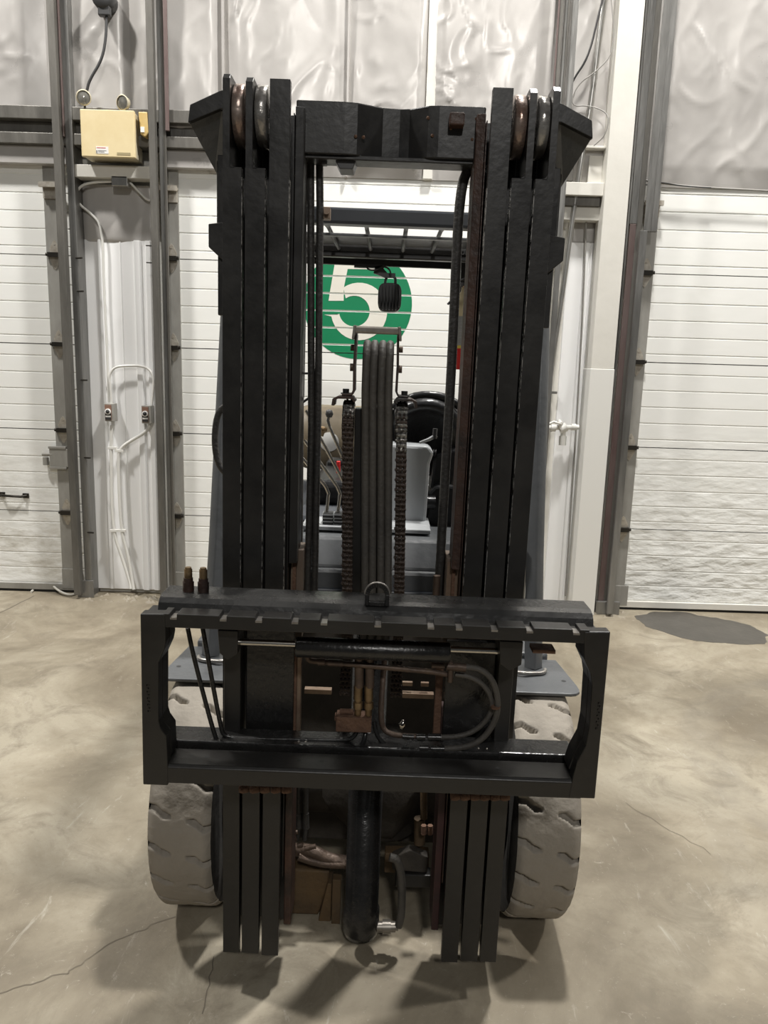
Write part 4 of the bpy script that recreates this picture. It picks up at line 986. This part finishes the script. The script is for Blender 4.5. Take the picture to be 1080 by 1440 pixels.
MB().cyl(F(590, 1150, 2.0), F(590, 1185, 2.0), .016, 12).cyl(F(596, 1105, 1.99), F(596, 1150, 1.99), .010, 12).build('tilt_cylinder', 'axle', fk)
MB().lathe([(0, -.01), (.10, -.01), (.11, 0), (.10, .01)], F(545, 1140, 2.06), (0, 1, .1), 30).build('brake_plate', 'under', fk)
MB().box((-.31, 2.12, .17), (.31, 2.16, .90)).build('front_frame', 'under', fk, .005)
MB().box((-.36, 2.15, .15), (.36, 4.0, .2)).build('belly_plate', 'grey_dark', fk, .005)
for px in (596, 605): MB().cyl(F(px, 1160, 1.93), F(px, 1172, 1.93), .008, 6).build('mount_bolt', 'rust', fk)

# ---- cowl, floor, engine hood, counterweight, rear wheels
zc0 = F(520, 752, 2.42).z
MB().box((-.36, 2.35, .62), (.36, 2.42, zc0-.1)).prism([(2.36, zc0-.1), (2.42, zc0-.01), (2.60, zc0), (2.60, zc0-.1)], 'x', -.36, .36).build('front_cowl', 'grey', fk, .012)
MB().box((-.36, 2.34, .60), (.36, 2.36, .90)).build('cowl_lower_panel', 'grey_dark', fk, .006)
MB().box((-.40, 2.2, .60), (.40, 2.36, .66)).build('cowl_skirt', 'grey_dark', fk, .006)
MB().box((-.5, 2.6, .55), (.5, 2.95, .60)).build('floor_plate', 'grey_dark', fk, .004)
MB().prism([(2.95, .60), (2.92, 1.0), (2.98, 1.05), (3.6, 1.05), (3.65, .60)], 'x', -.46, .46).build('engine_hood', 'grey_dark', fk, .02)
MB().prism([(3.62, .25), (3.62, 1.02), (3.95, 1.0), (4.12, .85), (4.15, .35), (4.05, .22)], 'x', -.52, .52).build('counterweight', 'grey_dark', fk, .03)
MB().box((-.40, 2.6, .2), (.40, 3.65, .58)).build('chassis', 'grey_dark', fk, .01)
for sg in (-1, 1):
    MB().lathe([(0, -.07), (.2, -.07), (.25, -.065), (.26, -.05), (.26, .05), (.25, .065), (.2, .07), (0, .07)], (sg*.43, 3.45, .26), (1, 0, 0), 40).build('steer_tyre', 'tyre_side', fk)
# lever bank: boots and bent chrome rods
a_ = F(452, 745, 2.5)
for k, (px, tx, ty, ex, ey) in enumerate(((461, 462, 695, 425, 645), (477, 478, 695, 428, 620), (492, 491, 695, 430, 578), (508, 506, 700, 463, 600))):
    q = F(px, 742, 2.50); zt_ = F(px, 722, 2.5).z
    b = MB()
    for j in range(6):
        zz = q.z-.012+(zt_-q.z+.012)*j/5.4
        b.box((q.x-.018, 2.48, zz), (q.x+.018, 2.54, zz+.003))
    bt = b.build('lever_boot', 'grey_light', fk)
    MB().box((q.x-.0165, 2.4815, q.z-.012), (q.x+.0165, 2.5385, zt_)).build('boot_core', 'rubber_seal', bt)
    MB().tube(smooth_path([F(px-2, 724, 2.51), F(tx, ty+2, 2.51), F(tx+.5, ty, 2.51), F(tx-3, ty-8, 2.51), F(tx-5, ty-12, 2.51), F(ex, ey, 2.52)], 2), .0055, 10).build('control_lever', 'chrome', fk)
MB().tube([F(463, 600, 2.52), F(461, 592, 2.52), F(463, 585, 2.52)], .0055, 10).build('control_lever', 'chrome', fk)
c = F(463, 583, 2.52); MB().lathe([(0, -.012), (.009, -.01), (.013, 0), (.010, .012), (0, .016)], c, (0, 0, 1), 16).build('lever_knob', 'dark_plastic', fk)
c = F(454, 606, 2.6); MB().lathe([(0, -.02), (.006, -.02), (.008, -.004), (.014, 0), (.014, .012), (0, .014)], c, (.2, 0, 1), 12).build('tank_coupling', 'brass', fk)
MB().box((F(425, 750, 2.48).x, 2.46, zc0), (F(605, 750, 2.48).x, 2.62, zc0+.014)).build('lever_plate', 'grey_light', fk, .003)
# steering column: pale shroud, black hood, wheel and switch stalk
a_ = F(552, 625, 2.62); b_ = F(600, 735, 2.62)
MB().prism([(a_.x-.03, b_.z-.02), (b_.x-.004, b_.z-.02), (b_.x, a_.z-.06), (b_.x+.012, a_.z-.02), (b_.x-.006, a_.z), (a_.x-.03, a_.z+.004)], 'y', 2.60, 2.72).build('column_shroud', 'grey_light', fk, .01)
MB().box((F(556, 742, 2.6).x-.03, 2.52, zc0), (F(603, 742, 2.6).x, 2.70, F(556, 731, 2.6).z)).build('column_base', 'grey_light', fk, .004)
c = F(597, 612, 2.78)
hd = []
b = MB()
# hood: squashed dome facing the mast, hollow front
prof = [(.0, .10), (.07, .095), (.12, .07), (.145, .03), (.150, -.01), (.143, -.03), (.125, -.035), (.11, -.02), (.07, .0), (0, .005)]
b.lathe(prof, c, (0, .85, .35), 40)
b.build('column_hood', 'vinyl', fk)
t_ = []
for i in range(40):
    an = 2*PI*i/40; t_.append(Vector((c.x+.01+.165*math.cos(an), c.y+.03-.165*math.sin(an)*.45, c.z+.0+.165*math.sin(an)*.89)))
MB().tube(t_, .015, 12, closed=True).build('steering_wheel', 'vinyl', fk)
MB().tube([F(590, 622, 2.60), F(604, 617, 2.60), F(614, 611, 2.60)], [.004, .006, .007], 8).build('switch_stalk', 'grey_light', fk)
MB().cyl(F(612, 602, 2.60), F(611, 616, 2.60), .008, 8).build('stalk_pivot', 'dark_plastic', fk)
b = MB()
p0 = F(606, 640, 2.72); p1 = F(640, 690, 2.72)
b.prism([(p0.x, p1.z), (p0.x+.01, p0.z), (p1.x-.01, p0.z+.03), (p1.x+.01, p0.z+.02), (p1.x-.01, p1.z)], 'y', 2.70, 2.80)
b.build('instrument_body', 'vinyl', fk, .01)
b = MB(); p0 = F(600, 680, 2.70); p1 = F(642, 738, 2.70)
b.prism([(p0.x, p1.z+.01), (p0.x+.01, p0.z-.02), (p0.x+.03, p0.z), (p1.x-.02, p0.z+.004), (p1.x, p0.z-.05), (p1.x, p1.z), (p0.x+.03, p1.z)], 'y', 2.66, 2.80).cyl((p0.x, 2.64, p0.z-.055), (p0.x+.03, 2.64, p0.z-.055), .022, 18).build('pedal_reservoir', 'vinyl', fk, .01)
MB().cyl((p0.x-.006, 2.64, p0.z-.055), (p0.x+.004, 2.64, p0.z-.055), .012, 12).build('reservoir_cap', 'notch', fk)
for k in range(4): q = F(603+3*k, 636, 2.69); MB().lathe([(.008, -.003), (.014, 0), (.008, .003)], q, (1, 0, -.2), 12).build('bellows_ring', 'rubber_seal', fk)
q = F(640, 686, 2.9); MB().box((q.x-.01, 2.9, q.z-.02), (q.x+.02, 2.94, q.z+.02)).build('side_marker', 'orange', fk, .004)
q = F(641, 667, 2.9); MB().box((q.x-.03, 2.9, q.z-.012), (q.x+.05, 2.94, q.z+.012)).build('armrest_end', 'grey_light', fk, .004)
q = F(476, 657, 3.1); MB().box((q.x-.008, 3.08, q.z-.025), (q.x+.008, 3.1, q.z+.025)).build('seat_belt_buckle', 'red', fk, .003)
# seat, low backrest, LPG tank
MB().box((-.27, 2.98, 1.05), (.25, 3.45, 1.15)).build('seat_cushion', 'vinyl', fk, .03, seg=4)
MB().box((-.25, 3.42, 1.10), (.23, 3.52, 1.18)).build('seat_backrest', 'vinyl', fk, .03, seg=4)
q = F(475, 615, 3.8)
MB().lathe([(0, -.43), (.08, -.425), (.14, -.39), (.16, -.33), (.16, .33), (.14, .39), (.08, .425), (0, .43)], (-.03, 3.8, 1.24), (1, 0, 0), 40).build('gas_tank', 'tank', fk)
MB().box((-.2, 3.70, 1.0), (-.16, 3.95, 1.09)).box((.1, 3.70, 1.0), (.14, 3.95, 1.09)).build('tank_cradle', 'grey_dark', fk, .004)
MB().lathe([(0, -.001), (.045, -.001), (.046, 0)], (F(463, 622, 3.64).x, 3.639, F(463, 622, 3.64).z), (0, 1, 0), 24).build('tank_label', 'paper', fk)

# ---- overhead guard
zg = 2.045
gx = .49
MB().box((-gx, 2.48, zg-.022), (gx, 2.54, zg+.026)).build('guard_front_bar', 'grey_dark', fk, .008)
for sg in (-1, 1):
    MB().box((sg*(gx-.06), 2.5, 2.035), (sg*gx, 3.65, 2.085)).build('guard_side_bar', 'grey_dark', fk, .006)
    MB().tube([(sg*.46, 3.62, 2.06), (sg*.46, 3.75, 1.6), (sg*.46, 3.85, 1.0)], .032, 4).build('guard_rear_leg', 'grey_dark', fk)
MB().box((-gx, 3.58, 2.085), (gx, 3.66, 2.125)).box((-gx, 3.40, 2.045), (gx, 3.44, 2.07)).build('guard_rear_bar', 'black', fk, .005)
for px in (509, 574, 632, 445, 385, 700):
    x = F(px, 325, 2.6).x
    MB().tube([(x, 2.52, zg+.02), (x*.98, 3.0, 2.10), (x*.97, 3.6, 2.105)], .0085, 8).build('guard_rod', 'grey', fk)
MB().box((-.47, 3.66, 2.045), (.47, 3.68, 2.10)).build('guard_rear_plate', 'black', fk, .003)
MB().box((-.45, 3.05, 2.075), (.45, 3.08, 2.085)).build('guard_wire', 'grey', fk, .002)
MB().box((-.44, 3.28, 2.118), (.44, 3.56, 2.122)).build('roof_panel', 'grey', fk)
# rear working light hung under the guard
c = F(548, 418, 3.5)
wl = MB()
pr = []
for i in range(28):
    an = 2*PI*i/28; cs, sn = math.cos(an), math.sin(an)
    pr.append((c.x+.052*math.copysign(abs(cs)**.55, cs), c.z+.062*math.copysign(abs(sn)**.55, sn)))
wl.prism(pr, 'y', 3.50, 3.56)
wlo = wl.build('work_light', 'dark_plastic', fk, .004)
for k in range(7):
    x = c.x-.042+.014*k; hh = .055 if 0 < k < 6 else .042
    MB().box((x-.0028, 3.465, c.z-hh), (x+.0028, 3.502, c.z+hh)).build('cooling_fin', 'dark_plastic', wlo, .001)
MB().tube(smooth_path([F(541, 402, 3.52), F(543, 388, 3.52), F(556, 388, 3.52), F(556, 400, 3.52)]), .006, 6).build('light_bracket', 'dark_plastic', wlo)
p = [F(528, 375, 3.5), F(535, 373, 3.5), F(545, 384, 3.5), F(556, 384, 3.5), F(556, 391, 3.5), F(540, 390, 3.5), F(525, 384, 3.5)]
MB().prism([(q.x, q.z) for q in p], 'y', 3.50, 3.52).box((F(498, 374, 3.5).x, 3.5, F(498, 376, 3.5).z), (F(540, 374, 3.5).x, 3.53, F(498, 371, 3.5).z)).build('light_arm', 'dark_plastic', wlo)
MB().tube(smooth_path([F(515, 374, 3.48), F(518, 380, 3.48), F(530, 380, 3.48), F(538, 374, 3.48), F(548, 378, 3.48), F(550, 388, 3.48)]), .004, 6).build('light_cable', 'ink', wlo)

q = F(651, 450, 3.5)
MB().box((q.x-.015, 3.562, 1.66), (q.x+.015, 3.60, 2.10)).build('extinguisher_hanger', 'black', fk, .003)
# ---- fire extinguisher strapped to the rear of the guard
c = F(651, 450, 3.5); cw = P(651, 450, 3.5)
fx = empty('fire_extinguisher', (cw.x, 3.5, 1.59), 'cream and red fire extinguisher with silver label behind the right mast', 'fire extinguisher')
zb = 1.592; X_ = cw.x; r = .038
MB().lathe([(0, 0), (r-.006, 0), (r, .008), (r, .095), ], (X_, 3.5, zb), (0, 0, 1), 28).build('red_base', 'red', fx)
MB().lathe([(r+.0004, .092), (r+.0004, .105)], (X_, 3.5, zb), (0, 0, 1), 28).build('yellow_band', 'yellow', fx)
MB().lathe([(r, .105), (r, .23)], (X_, 3.5, zb), (0, 0, 1), 28).build('label', 'ext_label', fx)
MB().lathe([(r, .23), (r, .27), (r*.8, .31), (r*.35, .34), (r*.35, .36), (0, .36)], (X_, 3.5, zb), (0, 0, 1), 28).build('shoulder', 'ext_cream', fx)
MB().box((X_-.025, 3.49, zb+.355), (X_+.02, 3.51, zb+.375)).tube([(X_-.03, 3.5, zb+.38), (X_+.02, 3.5, zb+.40)], .006, 6).tube([(X_-.02, 3.48, zb+.36), (X_-.04, 3.47, zb+.3), (X_-.035, 3.47, zb+.2)], .007, 6).build('valve_handle', 'dark_plastic', fx)
MB().cyl((X_+.01, 3.47, zb+.365), (X_+.01, 3.46, zb+.365), .012, 10).build('pin_tag', 'red', fx)
MB().box((X_-.042, 3.54, zb+.18), (X_+.042, 3.56, zb+.21)).build('bracket', 'dark_plastic', fx)
